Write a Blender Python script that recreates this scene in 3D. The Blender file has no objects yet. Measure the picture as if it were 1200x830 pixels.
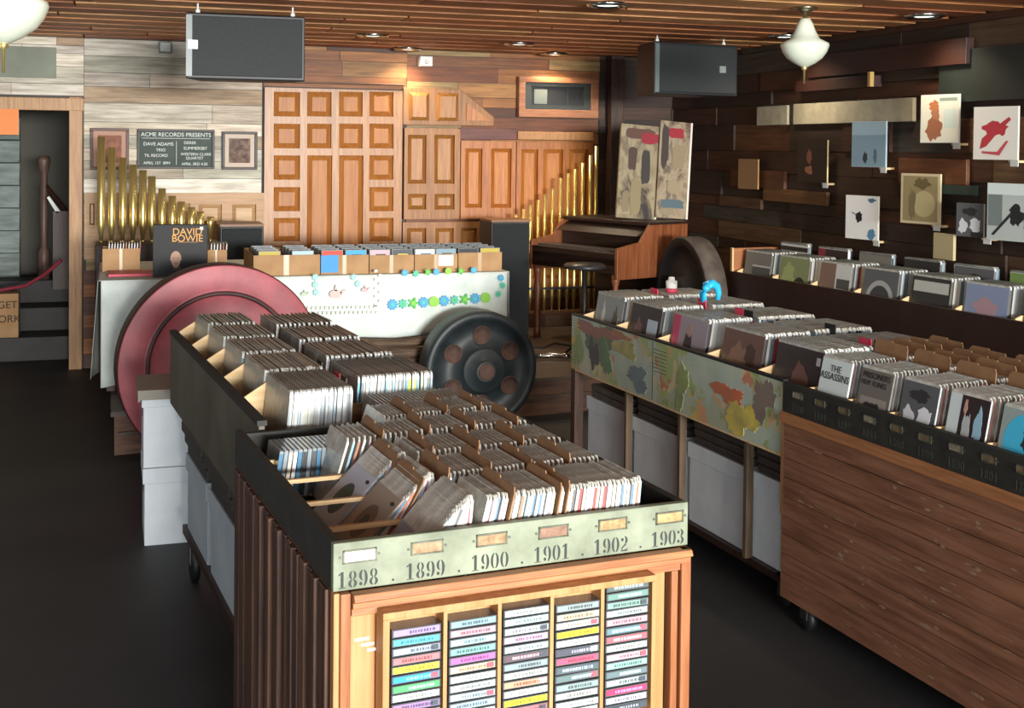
import bpy, math, random
import numpy as np
from mathutils import Vector, Matrix
random.seed(7)
S = bpy.context.scene
COL = S.collection
# ------------------------------------------------------------------ camera
YAW, PITCH, ROLL, FPX, CY = .315, .026, .011, 1443.4, 210.
OC = np.array([.257, -10.484, 1.824])
def _R():
    f = np.array([math.sin(YAW)*math.cos(PITCH), math.cos(YAW)*math.cos(PITCH), -math.sin(PITCH)])
    r = np.array([math.cos(YAW), -math.sin(YAW), 0]); u = np.cross(r, f)
    return np.array([r*math.cos(ROLL)+u*math.sin(ROLL), -r*math.sin(ROLL)+u*math.cos(ROLL), f])
RC = _R()
cam = bpy.data.cameras.new('camera'); camo = bpy.data.objects.new('camera', cam); COL.objects.link(camo)
M4 = Matrix(((RC[0][0], RC[1][0], -RC[2][0], OC[0]), (RC[0][1], RC[1][1], -RC[2][1], OC[1]), (RC[0][2], RC[1][2], -RC[2][2], OC[2]), (0, 0, 0, 1)))
camo.matrix_world = M4
cam.sensor_width = 36; cam.lens = FPX/1200*36; cam.shift_y = -(415-CY)/1200; cam.clip_start = .05
S.camera = camo
# measured points of the photograph turned into real positions on a known plane of the room
def _at(x, y, k, v):
    d = RC.T @ np.array([(x-600)/FPX, -(y-CY)/FPX, 1]); t = (v-OC[k])/d[k]
    p = OC+d*t; return (float(p[0]), float(p[1]), float(p[2]))
def YP(x, y, v=0.): return _at(x, y, 1, v)
def XP(x, y, v=5.26): return _at(x, y, 0, v)
def ZP(x, y, v=0.): return _at(x, y, 2, v)
# ------------------------------------------------------------------ light and exposure
w = bpy.data.worlds.new('world'); S.world = w; w.use_nodes = True
w.node_tree.nodes['Background'].inputs[0].default_value = (.75, .88, 1, 1)
w.node_tree.nodes['Background'].inputs[1].default_value = .5
def area(name, loc, target, sx, sy, e, col):
    l = bpy.data.lights.new(name, 'AREA'); l.shape = 'RECTANGLE'; l.size = sx; l.size_y = sy; l.energy = e; l.color = col
    o = bpy.data.objects.new(name, l); COL.objects.link(o); o.location = loc
    o.rotation_euler = (Vector(target)-Vector(loc)).to_track_quat('-Z', 'Y').to_euler(); return o
area('street_daylight', (2.9, -22., 2.2), (1.9, -4, 1.5), 5.0, 1.3, 3100, (1., .975, .93))
area('window_sky', (2.0, -13.3, 1.8), (1.9, -4, 1.5), 4.6, 1.2, 85, (.80, .92, 1.0))
area('left_side_fill', (-2.3, -6.2, 1.75), (3, -5.6, 1.0), 1.6, 1.0, 14, (.82, .93, 1.0))  # weak fill added before the closed left wall, lifts the aisle-facing carton sides
S.view_settings.view_transform = 'Standard'; S.view_settings.look = 'None'
area('left_front_fill', (-1.3, -13.2, 1.15), (.6, -4, .5), 1.0, 2.0, 85, (.85, .95, 1.0))  # added fill from the left front, brightens the stacked white cartons; no door there
area('pavement_bounce', (2.0, -13.25, 1.15), (2.2, -3, 3.3), 4.4, .5, 130, (1, .93, .82))
S.view_settings.exposure = .62; S.view_settings.gamma = 1
try: S.view_settings.use_curve_mapping = False
except Exception: pass
# ------------------------------------------------------------------ materials
MATS = {}
def rgb(c): return (c[0], c[1], c[2], 1)
def lin(h):
    r = [int(h[i:i+2], 16)/255 for i in (0, 2, 4)]
    return tuple(c/12.92 if c <= .04045 else ((c+.055)/1.055)**2.4 for c in r)
def mat(name, c, rough=.6, metal=0., vary=.0, scale=8., stretch=(1, 1, 1), c2=None, bump=0., vcol=False, trans=0., emit=0., spec=.5, alpha=1., detail=5.):
    if name in MATS: return MATS[name]
    if isinstance(c, str): c = lin(c)
    if isinstance(c2, str): c2 = lin(c2)
    m = bpy.data.materials.new(name); m.use_nodes = True; nt = m.node_tree; N = nt.nodes; L = nt.links
    b = N['Principled BSDF']; b.inputs['Base Color'].default_value = rgb(c); b.inputs['Roughness'].default_value = rough
    b.inputs['Metallic'].default_value = metal; b.inputs['Specular IOR Level'].default_value = spec
    if trans: b.inputs['Transmission Weight'].default_value = trans
    if alpha < 1: b.inputs['Alpha'].default_value = alpha
    if emit: b.inputs['Emission Color'].default_value = rgb(c); b.inputs['Emission Strength'].default_value = emit
    src = None
    if c2 is not None or bump:
        tc = N.new('ShaderNodeTexCoord'); mp = N.new('ShaderNodeMapping'); mp.inputs['Scale'].default_value = stretch
        nz = N.new('ShaderNodeTexNoise'); nz.inputs['Scale'].default_value = scale; nz.inputs['Detail'].default_value = detail; nz.inputs['Roughness'].default_value = .62
        L.new(tc.outputs['Object'], mp.inputs[0]); L.new(mp.outputs[0], nz.inputs[0])
        if c2 is not None:
            cr = N.new('ShaderNodeValToRGB'); cr.color_ramp.elements[0].position = .34; cr.color_ramp.elements[1].position = .66
            cr.color_ramp.elements[0].color = rgb(c2); cr.color_ramp.elements[1].color = rgb(c)
            L.new(nz.outputs[0], cr.inputs[0]); src = cr.outputs[0]
        if bump:
            bp = N.new('ShaderNodeBump'); bp.inputs['Strength'].default_value = bump; bp.inputs['Distance'].default_value = .01
            L.new(nz.outputs[0], bp.inputs['Height']); L.new(bp.outputs[0], b.inputs['Normal'])
    if vcol:
        at = N.new('ShaderNodeAttribute'); at.attribute_name = 'Col'
        if src is None: src = at.outputs[0]
        else:
            mx = N.new('ShaderNodeMix'); mx.data_type = 'RGBA'; mx.blend_type = 'MULTIPLY'; mx.inputs[0].default_value = 1
            L.new(at.outputs[0], mx.inputs[6]); L.new(src, mx.inputs[7]); src = mx.outputs[2]
    if src is not None: L.new(src, b.inputs['Base Color'])
    MATS[name] = m; return m
def wood(name, c, c2, axis=0, rough=.5, scale=3.5, bump=.15):
    st = [14, 14, 14]; st[axis] = 1
    return mat(name, c, rough, c2=c2, scale=scale, stretch=tuple(st), bump=bump)
def flat(h, rough=.55): return mat('paint_'+h, h, rough)

plankX = mat('plank_wood', (1, 1, 1), .55, c2=(.5, .46, .42), scale=2.6, stretch=(1.2, 14, 14), bump=.25, vcol=True)
plankY = mat('plank_wood_side', (1, 1, 1), .6, c2=(.45, .42, .4), scale=2.6, stretch=(14, 1.2, 14), bump=.25, vcol=True)
honey = wood('honey_wood', 'ab7438', '8b5a26', 2, .38)
honeyx = wood('honey_wood_rail', 'b98050', '99602f', 0, .38)
oak = wood('oak_wood', 'b08052', '936839', 2, .5)
palewood = wood('pale_wood', 'e2c79a', 'cba877', 0, .6)
redwood = wood('red_wood', '9c6540', '764426', 2, .4)
redwoodx = wood('red_wood_rail', 'ab744c', '885436', 0, .4)
darkwood = wood('dark_wood', '3a241a', '22130d', 0, .45)
darkwoodz = wood('dark_wood_upright', '4a3022', '2a1a12', 2, .5)
blackm = mat('black_plastic', '15171a', .5)
blackc = mat('black_cloth', '1e2426', .85, c2='171b1d', scale=60)
grille = mat('speaker_grille', '24292b', .7, metal=.1, c2='1b1f21', scale=120)
chrome = mat('chrome', 'cfd2d2', .18, metal=1.)
brass = mat('brass', (.86, .70, .28), .30, metal=.85, c2=(.72, .56, .2), scale=4, stretch=(1, 1, .3))
cardb = mat('cardboard', 'b08b63', .8, c2='9c7850', scale=6, bump=.05)
cardd = mat('brown_card', '8d6a48', .8, c2='76553a', scale=10)
whitebox = mat('white_carton', 'dde5ea', .6, c2='cfd8de', scale=5)
greybox = mat('grey_carton', 'a9b2b8', .6, c2='98a2a9', scale=5)
cloth = mat('white_cloth', 'dfe8e3', .85, c2='ccd7d2', scale=7)
greenpaint = mat('worn_green_paint', '848c78', .6, c2='5f6654', scale=7, bump=.1)
crateblack = mat('dark_crate_paint', '262722', .7, c2='171815', scale=12, bump=.1)
cratelight = mat('grey_crate_board', '5a564b', .55, c2='454137', scale=3, stretch=(3, 1, 1))
sleeve = mat('plastic_sleeve', 'a09e96', .3, c2='7d7a72', scale=30, spec=.6)
sleeve2 = mat('clear_sleeve', 'cbcac2', .25, c2='9d9b92', scale=25, spec=.7)
whitet = mat('white_edge', 'e6e8e4', .6)
glassw = mat('milk_glass', 'dfe6d6', .25, c2='cdd5c2', scale=3)
redpaint = mat('red_wheel_paint', 'a84c54', .5, c2='863c44', scale=5, bump=.1)
reddark = mat('red_wheel_rim', '4a2a2a', .55, c2='332020', scale=8)
ironm = mat('painted_iron', '2b3437', .5, c2='1c2325', scale=6, bump=.15)
rust = mat('rusty_iron', '5c4238', .8, c2='40302a', scale=25)
# ------------------------------------------------------------------ mesh builder
class MB:
    def __init__(s): s.v = []; s.f = []; s.m = []; s.c = []; s.sm = []; s.usecol = False
    def face(s, idx, mi=0, col=None, smooth=False):
        s.f.append(idx); s.m.append(mi); s.c.append(col or (1, 1, 1)); s.sm.append(smooth)
        if col: s.usecol = True
    def hexa(s, p, mi=0, col=None):
        n = len(s.v); s.v += [tuple(q) for q in p]
        for f in ((3, 2, 1, 0), (4, 5, 6, 7), (0, 1, 5, 4), (1, 2, 6, 5), (2, 3, 7, 6), (3, 0, 4, 7)): s.face([n+i for i in f], mi, col)
        return s
    def box(s, x0, x1, y0, y1, z0, z1, mi=0, col=None, T=None):
        p = [(x0, y0, z0), (x1, y0, z0), (x1, y1, z0), (x0, y1, z0), (x0, y0, z1), (x1, y0, z1), (x1, y1, z1), (x0, y1, z1)]
        if T: p = [tuple(T @ Vector(q)) for q in p]
        return s.hexa(p, mi, col)
    def cbox(s, c, d, mi=0, col=None, T=None):
        return s.box(c[0]-d[0]/2, c[0]+d[0]/2, c[1]-d[1]/2, c[1]+d[1]/2, c[2]-d[2]/2, c[2]+d[2]/2, mi, col, T)
    def prism(s, pts, fn, h0, h1, mi=0, col=None, smooth=False):
        n = len(s.v); k = len(pts)
        s.v += [tuple(fn(u, v, h0)) for u, v in pts]+[tuple(fn(u, v, h1)) for u, v in pts]
        s.face([n+i for i in range(k)][::-1], mi, col); s.face([n+k+i for i in range(k)], mi, col)
        for i in range(k): j = (i+1) % k; s.face([n+i, n+j, n+k+j, n+k+i], mi, col, smooth)
        return s
    def lathe(s, prof, o=(0, 0, 0), ax='z', seg=32, mi=0, smooth=True):
        # profile of (radius, height[, material])
        n = len(s.v); o = Vector(o)
        for q in prof:
            for i in range(seg):
                t = 2*math.pi*i/seg; c, d = q[0]*math.cos(t), q[0]*math.sin(t)
                s.v.append(tuple(o+Vector((c, d, q[1]) if ax == 'z' else ((c, q[1], -d) if ax == 'y' else (q[1], c, d)))))
        for r in range(len(prof)-1):
            mm = prof[r+1][2] if len(prof[r+1]) > 2 else mi
            for i in range(seg):
                j = (i+1) % seg; s.face([n+r*seg+i, n+r*seg+j, n+(r+1)*seg+j, n+(r+1)*seg+i], mm, None, smooth)
        if prof[0][0] > 1e-4: s.face([n+i for i in range(seg)][::-1], mi)
        if prof[-1][0] > 1e-4: s.face([n+(len(prof)-1)*seg+i for i in range(seg)], prof[-1][2] if len(prof[-1]) > 2 else mi)
        return s
    def tube(s, pts, r, seg=8, mi=0):
        pts = [Vector(p) for p in pts]; n0 = len(s.v); k = len(pts)
        for i, p in enumerate(pts):
            d = (pts[min(i+1, k-1)]-pts[max(i-1, 0)]).normalized()
            a = d.cross(Vector((0, 0, 1))) if abs(d.z) < .95 else d.cross(Vector((1, 0, 0)))
            a.normalize(); b = d.cross(a); rr = r[i] if isinstance(r, (list, tuple)) else r
            for j in range(seg):
                t = 2*math.pi*j/seg; s.v.append(tuple(p+a*rr*math.cos(t)+b*rr*math.sin(t)))
        for i in range(k-1):
            for j in range(seg):
                q = (j+1) % seg; s.face([n0+i*seg+j, n0+i*seg+q, n0+(i+1)*seg+q, n0+(i+1)*seg+j], mi, None, True)
        s.face([n0+j for j in range(seg)][::-1], mi); s.face([n0+(k-1)*seg+j for j in range(seg)], mi); return s
    def mesh(s, name, mats):
        me = bpy.data.meshes.new(name); me.from_pydata(s.v, [], s.f)
        me.polygons.foreach_set('material_index', s.m); me.polygons.foreach_set('use_smooth', s.sm)
        if s.usecol:
            ca = me.color_attributes.new('Col', 'FLOAT_COLOR', 'CORNER'); i = 0
            for p in me.polygons:
                for _ in p.loop_indices: ca.data[i].color = rgb(s.c[p.index]); i += 1
        for m in (mats if isinstance(mats, (list, tuple)) else [mats]): me.materials.append(m)
        me.update(); return me
    def build(s, name, mats, parent=None, loc=None, rz=0, bevel=0, label=None):
        o = bpy.data.objects.new(name, s.mesh(name, mats)); COL.objects.link(o)
        if loc is not None: o.location = loc
        if rz: o.rotation_euler.z = rz
        if parent: o.parent = parent
        if label: o['label'] = label
        if bevel:
            b = o.modifiers.new('bevel', 'BEVEL'); b.width = bevel; b.segments = 2; b.limit_method = 'ANGLE'
        return o
def empty(name, loc=(0, 0, 0), rz=0.):
    o = bpy.data.objects.new(name, None); COL.objects.link(o); o.location = loc; o.rotation_euler.z = rz; o.empty_display_size = .1; return o
def tag(o, label, cat, group=None):
    o['label'] = label; o['category'] = cat
    if group: o['group'] = group
    return o
def struct(o): o['kind'] = 'structure'; return o
def inst(me, name, parent=None, loc=None, rot=None):
    o = bpy.data.objects.new(name, me); COL.objects.link(o)
    if parent: o.parent = parent
    if loc is not None: o.location = loc
    if rot is not None: o.rotation_euler = rot
    return o
def text_mesh(s, size, name, m, ext=.0008, align='CENTER'):
    cu = bpy.data.curves.new(name, 'FONT'); cu.body = s; cu.size = size; cu.extrude = ext; cu.align_x = align; cu.align_y = 'CENTER'
    o = bpy.data.objects.new(name, cu); COL.objects.link(o); dg = bpy.context.evaluated_depsgraph_get()
    me = bpy.data.meshes.new_from_object(o.evaluated_get(dg)); bpy.data.objects.remove(o); me.name = name
    me.materials.clear(); me.materials.append(m); return me
FRONT = math.pi/2
def jit(c, a):
    g = 1+random.uniform(-a, a)*1.8; return tuple(max(0, k*g*(1+random.uniform(-a, a)*.12)) for k in c)
# the front bin stands turned a little against the room
A_ANG = .087
def A(x, y, z=0.):
    c, s_ = math.cos(A_ANG), math.sin(A_ANG)
    return (.257+c*x-s_*y, -10.484+s_*x+c*y, z)

# ================================================================== ROOM
H = 2.66; XR = 5.26; XL = -2.5; YF = -13.5; DX0, DX1, DZ = -1.15, -.05, 2.085
mf = mat('dark_concrete', '2c2d2f', .6, c2='202123', scale=1.6, bump=.05, detail=8)
struct(MB().box(XL, XR, YF, 2.6, -.1, 0).build('floor', mf))
# wall_back: boards of reclaimed timber
def planks(x0, x1, z0, z1, cols, mb, place, hmin=.06, hmax=.15, lmin=.5, lmax=1.6, dmax=.02, skip=None):
    z = z0
    while z < z1-.01:
        h = min(random.uniform(hmin, hmax), z1-z); x = x0-random.uniform(0, .6)
        while x < x1:
            l = random.uniform(lmin, lmax); a, b = max(x, x0), min(x+l, x1)
            if b-a > .02: place(a+.0015, b-.0015, z+.002, z+h-.002, random.uniform(.004, dmax), jit(lin(random.choice(cols)), .15))
            x += l
        z += h
mb = MB()
mb.box(XL, DX0, 0, .14, 0, H+.13); mb.box(DX0, DX1, 0, .14, DZ, H+.13); mb.box(DX1, XR, 0, .14, 0, H+.13)
for f_ in range(len(mb.f)): mb.c[f_] = lin('2c1c12')
mb.usecol = True
lightc = ['e2d9c8', 'd6cdbd', 'c8bca6', 'ebe5d8', 'ae9474', 'c6ab88', 'bdbba9', 'd8ccb6']
warmc = ['955c2e', '7e4724', 'a46a34', '6c3d20', 'ab7a42', '8c5830', 'a68a58']
darkc = ['3c261a', '2e1c13', '4a3020', '35241b']
pl = lambda x0, x1, z0, z1, d, c: mb.box(x0, x1, -d, 0, z0, z1, 0, c)
planks(XL, DX0-.11, 0, H, lightc, mb, pl); planks(DX0-.11, DX1+.1, DZ+.11, H, lightc, mb, pl)
planks(DX1+.1, 1.46, .9, H, lightc, mb, pl, .09, .16, lmin=.9, lmax=1.8); planks(DX1+.1, 1.47, 0, .9, warmc, mb, pl)
planks(1.47, 2.7, 2.31, H, warmc, mb, pl); planks(1.47, 2.7, 0, .9, warmc, mb, pl)
planks(2.7, 4.5, 0, H, warmc, mb, pl); planks(4.5, XR, 0, H, darkc, mb, pl)
struct(mb.build('wall_back', plankX))
# wall_right
mb = MB(); mb.box(XR, XR+.15, YF, .14, 0, H+.2, 0, lin('1e130d'))
dk = ['3b2519', '2a1a12', '4b2e1c', '5b3a22', '34231b', '442718', '2c2018', '5e4630', '3d3a33']
pr_ = lambda x0, x1, z0, z1, d, c: mb.box(XR-d, XR, x0, x1, z0, z1, 0, c)
planks(YF, 0, 0, H, dk, mb, pr_, .09, .22, .4, 1.5, .035)
struct(mb.build('wall_right', plankY))
mb = MB(); mb.box(XL-.15, XL, YF, 2.6, 0, H+.2, 0, lin('5a4030')); struct(mb.build('wall_left', plankY))
mb = MB()
for b_ in ((XL, -1., 0, H), (5.15, XR, 0, H), (-1., 5.15, 0, .9), (-1., 5.15, 2.58, H)):
    mb.box(b_[0], b_[1], YF-.15, YF, b_[2], b_[3], 0, lin('4a382c'))
struct(mb.build('wall_front', plankX))
# ceiling of slats running across the room
mb = MB(); mb.box(XL, XR, YF, 2.6, H+.13, H+.2, 0, lin('1c110b'))
y = -.05; slatc = ['d98f58', 'cc8250', 'e2a06c', 'c0754a', 'dc9a68', 'b56c44', 'e6ab70', 'cf8c5c']
while y > -12.5:
    ww = random.uniform(.22, .25); x = XL-random.uniform(0, 2)
    while x < XR:
        l = random.uniform(1.2, 3.4); a, b = max(x, XL), min(x+l, XR); c = jit(lin(random.choice(slatc)), .1)
        if b-a > .05: mb.box(a+.006, b-.006, y-ww, y, H, H+.046, 0, c)
        x += l
    y -= ww+.1
struct(mb.build('ceiling', plankX))
# doorway trim and the dark hall behind it
mb = MB(); fr = (DX0-.1, DX1+.1)
mb.box(DX1-.01, DX1+.09, -.05, .16, 0, DZ+.1); mb.box(DX0-.09, DX0+.01, -.05, .16, 0, DZ+.1); mb.box(DX0-.1, DX1+.1, -.055, .16, DZ-.01, DZ+.09)
struct(mb.build('door_1', wood('door_frame_wood', 'b48a5c', '946a40', 2), bevel=.004))
hallm = mat('grey_siding', '8b9793', .6, c2='68726e', scale=4, stretch=(1, 6, 6), vcol=True)
mb = MB()
for i in range(13):
    z = i*.205; mb.hexa([(XL, 1.47, z), (DX0+.62, 1.47, z), (DX0+.62, 1.62, z), (XL, 1.62, z), (XL, 1.55, z+.19), (DX0+.62, 1.55, z+.19), (DX0+.62, 1.62, z+.205), (XL, 1.62, z+.205)], 0, (1, 1, 1))
struct(mb.build('wall_hall', hallm))
mb = MB(); mb.box(XL, .6, 2.4, 2.5, 0, H+.13, 0, lin('55534a')); mb.box(.5, .6, .14, 2.5, 0, H+.13, 0, lin('302820')); mb.box(XL-.1, XL, .14, 1.62, 0, H, 0, lin('302820'))
struct(mb.build('wall_passage', mat('passage_paint', (1, 1, 1), .7, vcol=True)))
mb = MB(); mb.box(XL, DX1-.02, .45, 1.5, 0, .2); mb.box(XL, DX1-.02, .8, 1.5, .2, .4); mb.box(XL, DX1-.02, 1.15, 1.5, .4, .6)
struct(mb.build('trim_1', mat('dark_step_wood', '2c2a28', .6, c2='1c1b1a', scale=8), bevel=.006))
# low wooden stage
SH = .26
mb = MB(); fn = lambda u, v, h: (u, v, h)
stage = [(.28, -2.98), (XR-.06, -2.32), (XR-.06, -.03), (.28, -.03)]
mb.prism(stage, fn, .0, SH-.028, 0)
mb.prism([(.26, -3.01), (XR-.06, -2.35), (XR-.06, -.03), (.26, -.03)], fn, SH-.028, SH, 1)
mb.prism([(.3, -3.0), (XR-.06, -2.34), (XR-.06, -2.3), (.3, -2.96)], fn, .12, .135, 1)
struct(mb.build('floor_stage', [wood('stage_riser_wood', '6b4a35', '4a3226', 0, .6), wood('stage_deck_wood', '5c4c3e', '3a2f27', 0, .5)]))

# ------------------------------------------------------------------ things on the back wall
def on_wall(px0, py0, px1, py1, v=0.):
    a, b = YP(px0, py0, v), YP(px1, py1, v); return a[0], b[0], b[2], a[2]
def raised_panel(mb, x0, x1, z0, z1, y, d=.022, mi=0, bev=.03):
    # sunk moulding with a raised centre
    b = min(bev, (x1-x0)*.3, (z1-z0)*.3)
    o = [(x0, y, z0), (x1, y, z0), (x1, y, z1), (x0, y, z1)]; i = [(x0+b, y-d, z0+b), (x1-b, y-d, z0+b), (x1-b, y-d, z1-b), (x0+b, y-d, z1-b)]
    n = len(mb.v); mb.v += o+i
    mb.face([n+4, n+5, n+6, n+7][::1], mi)
    for k in range(4): j = (k+1) % 4; mb.face([n+k, n+j, n+4+j, n+4+k], mi)
def panel_thing(name, label, x0, x1, z0, z1, cells, mf_, mp, cat='wall panel', y0=-.02, th=.05, group=None, outline=None, pbev=.034):
    """frame with sunk cells; each cell is a child panel"""
    t = empty(name, (x0, y0, z0)); tag(t, label, cat, group)
    m = MB(); W, Hh = x1-x0, z1-z0
    m.box(0, W, -.012, 0, 0, Hh)
    xs = sorted(set([0, W]+[c[i] for c in cells for i in (0, 1)])); 
    # rails and stiles: everything which is not a cell, as thin grid blocks
    zs = sorted(set([0, Hh]+[c[i] for c in cells for i in (2, 3)]))
    for i in range(len(xs)-1):
        for j in range(len(zs)-1):
            cx, cz = (xs[i]+xs[i+1])/2, (zs[j]+zs[j+1])/2
            if outline and not outline(cx, cz): continue
            if not any(c[0] < cx < c[1] and c[2] < cz < c[3] for c in cells):
                m.box(xs[i], xs[i+1], -th, -.012, zs[j], zs[j+1])
    m.build('frame', mf_, t)
    for c in cells:
        q = MB(); raised_panel(q, c[0], c[1], c[2], c[3], -.014, .030, 0, pbev); q.build('panel', mp, t)
    return t
# big coffered door panel
x0, x1, z0, z1 = on_wall(312, 104, 468, 300)
x0, x1, z1, z0 = 1.475, 2.65, 2.3, .62
W, Hh = x1-x0, z1-z0
colx = [(.075, .225), (.305, .455), (.53, .68), (.765, .915)]
colx = [(.09/1.135*W, .255/1.135*W), (.345/1.135*W, .515/1.135*W), (.605/1.135*W, .775/1.135*W), (.865/1.135*W, 1.03/1.135*W)]
cells = []
cxp = [(319.6, 350), (358.6, 386.7), (395.7, 423), (431, 458.8)]; ryp = [(107.8, 137), (145, 174), (182, 210.4), (219, 247), (255, 282), (290, 317)]
for k, (pa, pb) in enumerate(cxp):
    for r, (pt_, pb_) in enumerate(ryp):
        if r >= 2 and k in (1, 2): continue
        xa, xb, za, zb_ = on_wall(pa, pt_, pb, pb_); cells.append((xa-x0, xb-x0, za-z0, zb_-z0))
    if k in (1, 2): xa, xb, za, zb_ = on_wall(pa, 182, pb, 317); cells.append((xa-x0, xb-x0, max(.03, za-z0), zb_-z0))
cells = [(c[0], c[1], max(c[2], .02), c[3]) for c in cells]
panel_thing('carved_door_panel', 'large honey coloured coffered door panel with rows of square fields on the back wall', x0, x1, z0, z1, cells, honey, mat('coffer_wood', 'b4763a', .5, c2='9c6029', scale=3, stretch=(12, 12, 1), bump=.12), 'door panel', pbev=.044)
def panel_px(name, label, p, cells_px, mf_, mp, **k):
    x0, x1, zb, zt = on_wall(*p)
    cs = []
    for c in cells_px:
        a, b, zb2, zt2 = on_wall(*c); cs.append((a-x0, b-x0, zb2-zb, zt2-zb))
    return panel_thing(name, label, x0, x1, zb, zt, cs, mf_, mp, **k)
panel_px('panelled_board', 'light brown panel with two tall and two small fields, right of the coffered door panel', (472, 150, 536, 256),
    [(476, 158, 497, 215), (507, 158, 530, 215), (476, 227, 497, 245), (507, 227, 530, 245)], wood('tan_wood', 'a06d38', '845428', 2, .45), wood('tan_wood_field', 'ab763c', '8e5c2c', 2, .4))
panel_px('panelled_board', 'orange brown panel with two tall narrow fields, under the dark red strip', (538, 165, 601, 256),
    [(543, 174, 562, 243), (573, 174, 596, 243)], wood('amber_wood', 'b06c2e', '925320', 2, .4), wood('amber_wood_field', 'bc7836', 'a06028', 2, .4))
panel_px('panelled_board', 'amber wooden panel with three tall fields and a top cornice, under the black wall vent', (603, 166, 690, 335),
    [(608, 175, 626, 325), (634, 175, 655, 325), (664, 175, 684, 325)], MATS['amber_wood'], MATS['amber_wood_field'])
x0, x1, zb, zt = on_wall(603, 154, 691, 165)
tag(MB().box(x0, x1, -.1, -.02, zb, zt).build('wooden_cornice', oak, bevel=.006), 'pale wooden cornice board over the three field panel', 'moulding')
panel_px('panelled_board', 'long low wooden panel with four square fields, behind the boxes of discs', (470, 260, 575, 300),
    [(475, 267, 497, 292), (508, 267, 529, 292), (538, 267, 556, 292)], MATS['tan_wood'], MATS['tan_wood_field'])
panel_px('panelled_board', 'pale wainscot panel with square fields, left of the coffered door panel', (99, 226, 308, 300),
    [(105, 238, 111, 263), (150, 238, 178, 263), (190, 238, 222, 263), (232, 239, 259, 263), (271, 239, 299, 263)], wood('faded_wood', 'bb946a', 'a07a52', 0, .5), wood('faded_field', 'c9a87e', 'b08b60', 0, .5))
# the stair shaped strip with two squares and a triangle
x0, x1, zb, zt = on_wall(471, 103, 577, 148); t = empty('raised_field_board', (x0, -.02, zb)); tag(t, 'wooden board with two square fields and a sloping triangular end', 'wall panel')
W, Hh = x1-x0, zt-zb
m = MB(); m.prism([(0, 0), (W, 0), (W, Hh*.25), (W*.62, Hh), (0, Hh)], lambda u, v, h: (u, -h, v), 0, .03); m.build('frame', MATS['tan_wood'], t, bevel=.004)
for a, b in ((.06, .28), (.36, .6)):
    q = MB(); raised_panel(q, W*a, W*b, Hh*.12, Hh*.88, -.031, .022); q.build('panel', MATS['tan_wood_field'], t)
q = MB(); q.prism([(W*.69, Hh*.14), (W*.95, Hh*.14), (W*.69, Hh*.62)], lambda u, v, h: (u, -h, v), .031, .05); q.build('panel', MATS['amber_wood_field'], t)
# strip of dark red wood
x0, x1, zb, zt = on_wall(537, 150, 603, 164); tag(MB().box(x0, x1, -.07, -.02, zb, zt).build('wooden_strip', wood('wine_wood', '6e3a30', '4f2721', 0), bevel=.003), 'short wine red timber strip over the narrow two field panel', 'board')
x0, x1, zb, zt = on_wall(300, 95, 472, 101); tag(MB().box(x0, x1, -.1, 0, zb, zt).build('picture_rail', wood('rail_wood', '6f5240', '4a3428', 0), bevel=.003), 'thin dark rail across the top of the coffered door panel', 'rail')
# vent in frame
x0, x1, zb, zt = on_wall(604, 90, 696, 139); t = empty('wall_vent', (x0, -.02, zb)); tag(t, 'black wall vent unit in a red wooden frame, high on the back wall', 'vent')
W, Hh = x1-x0, zt-zb
m = MB()
for b_ in ((0, W, 0, .07), (0, W, Hh-.05, Hh), (0, .06, .07, Hh-.05), (W-.07, W, .07, Hh-.05)): m.box(b_[0], b_[1], -.09, -.02, b_[2], b_[3])
m.build('frame', redwoodx, t, bevel=.004)
m = MB(); m.box(.06, W-.07, -.05, -.02, .07, Hh-.05)
for b_ in ((.06, W-.07, .07, .11), (.06, W-.07, Hh-.08, Hh-.05), (.06, .12, .11, Hh-.08), (W-.14, W-.07, .11, Hh-.08)): m.box(b_[0], b_[1], -.075, -.05, b_[2], b_[3], 1)
m.box(W*.62, W*.63, -.06, -.05, .1, Hh-.08, 1)
m.build('housing', [blackm, mat('vent_grey', '2a302d', .5)], t)
MB().box(W*.2, W*.36, -.062, -.05, .12, Hh-.11).build('notice', mat('notice_grey', '646d68', .6), t, label='pale notice behind the grille')
# ceiling-near sensor and light
x0, x1, zb, zt = on_wall(492, 66, 506, 78, -.1); t = empty('wall_sensor', (x0, -.1, zb)); tag(t, 'small white square sensor box on the back wall just under the ceiling', 'sensor')
MB().box(0, x1-x0, -.03, .08, 0, zt-zb).build('housing', whitet, t, bevel=.004); MB().lathe([(.018, 0), (.012, -.012)], ((x1-x0)/2, -.03, .035), 'y', 12).build('lens', chrome, t)
a = YP(194, 55, -.12); t = empty('security_light', a); tag(t, 'small clear security lamp on the upper left of the back wall', 'lamp')
MB().box(-.05, .05, .02, .12, -.045, .045).build('housing', mat('grey_metal', '7d8580', .4, metal=.4), t, bevel=.006); MB().box(-.04, .04, -.01, .02, -.035, .035).build('lens', mat('lens_grey', 'c2ccca', .15), t, bevel=.004)
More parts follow.
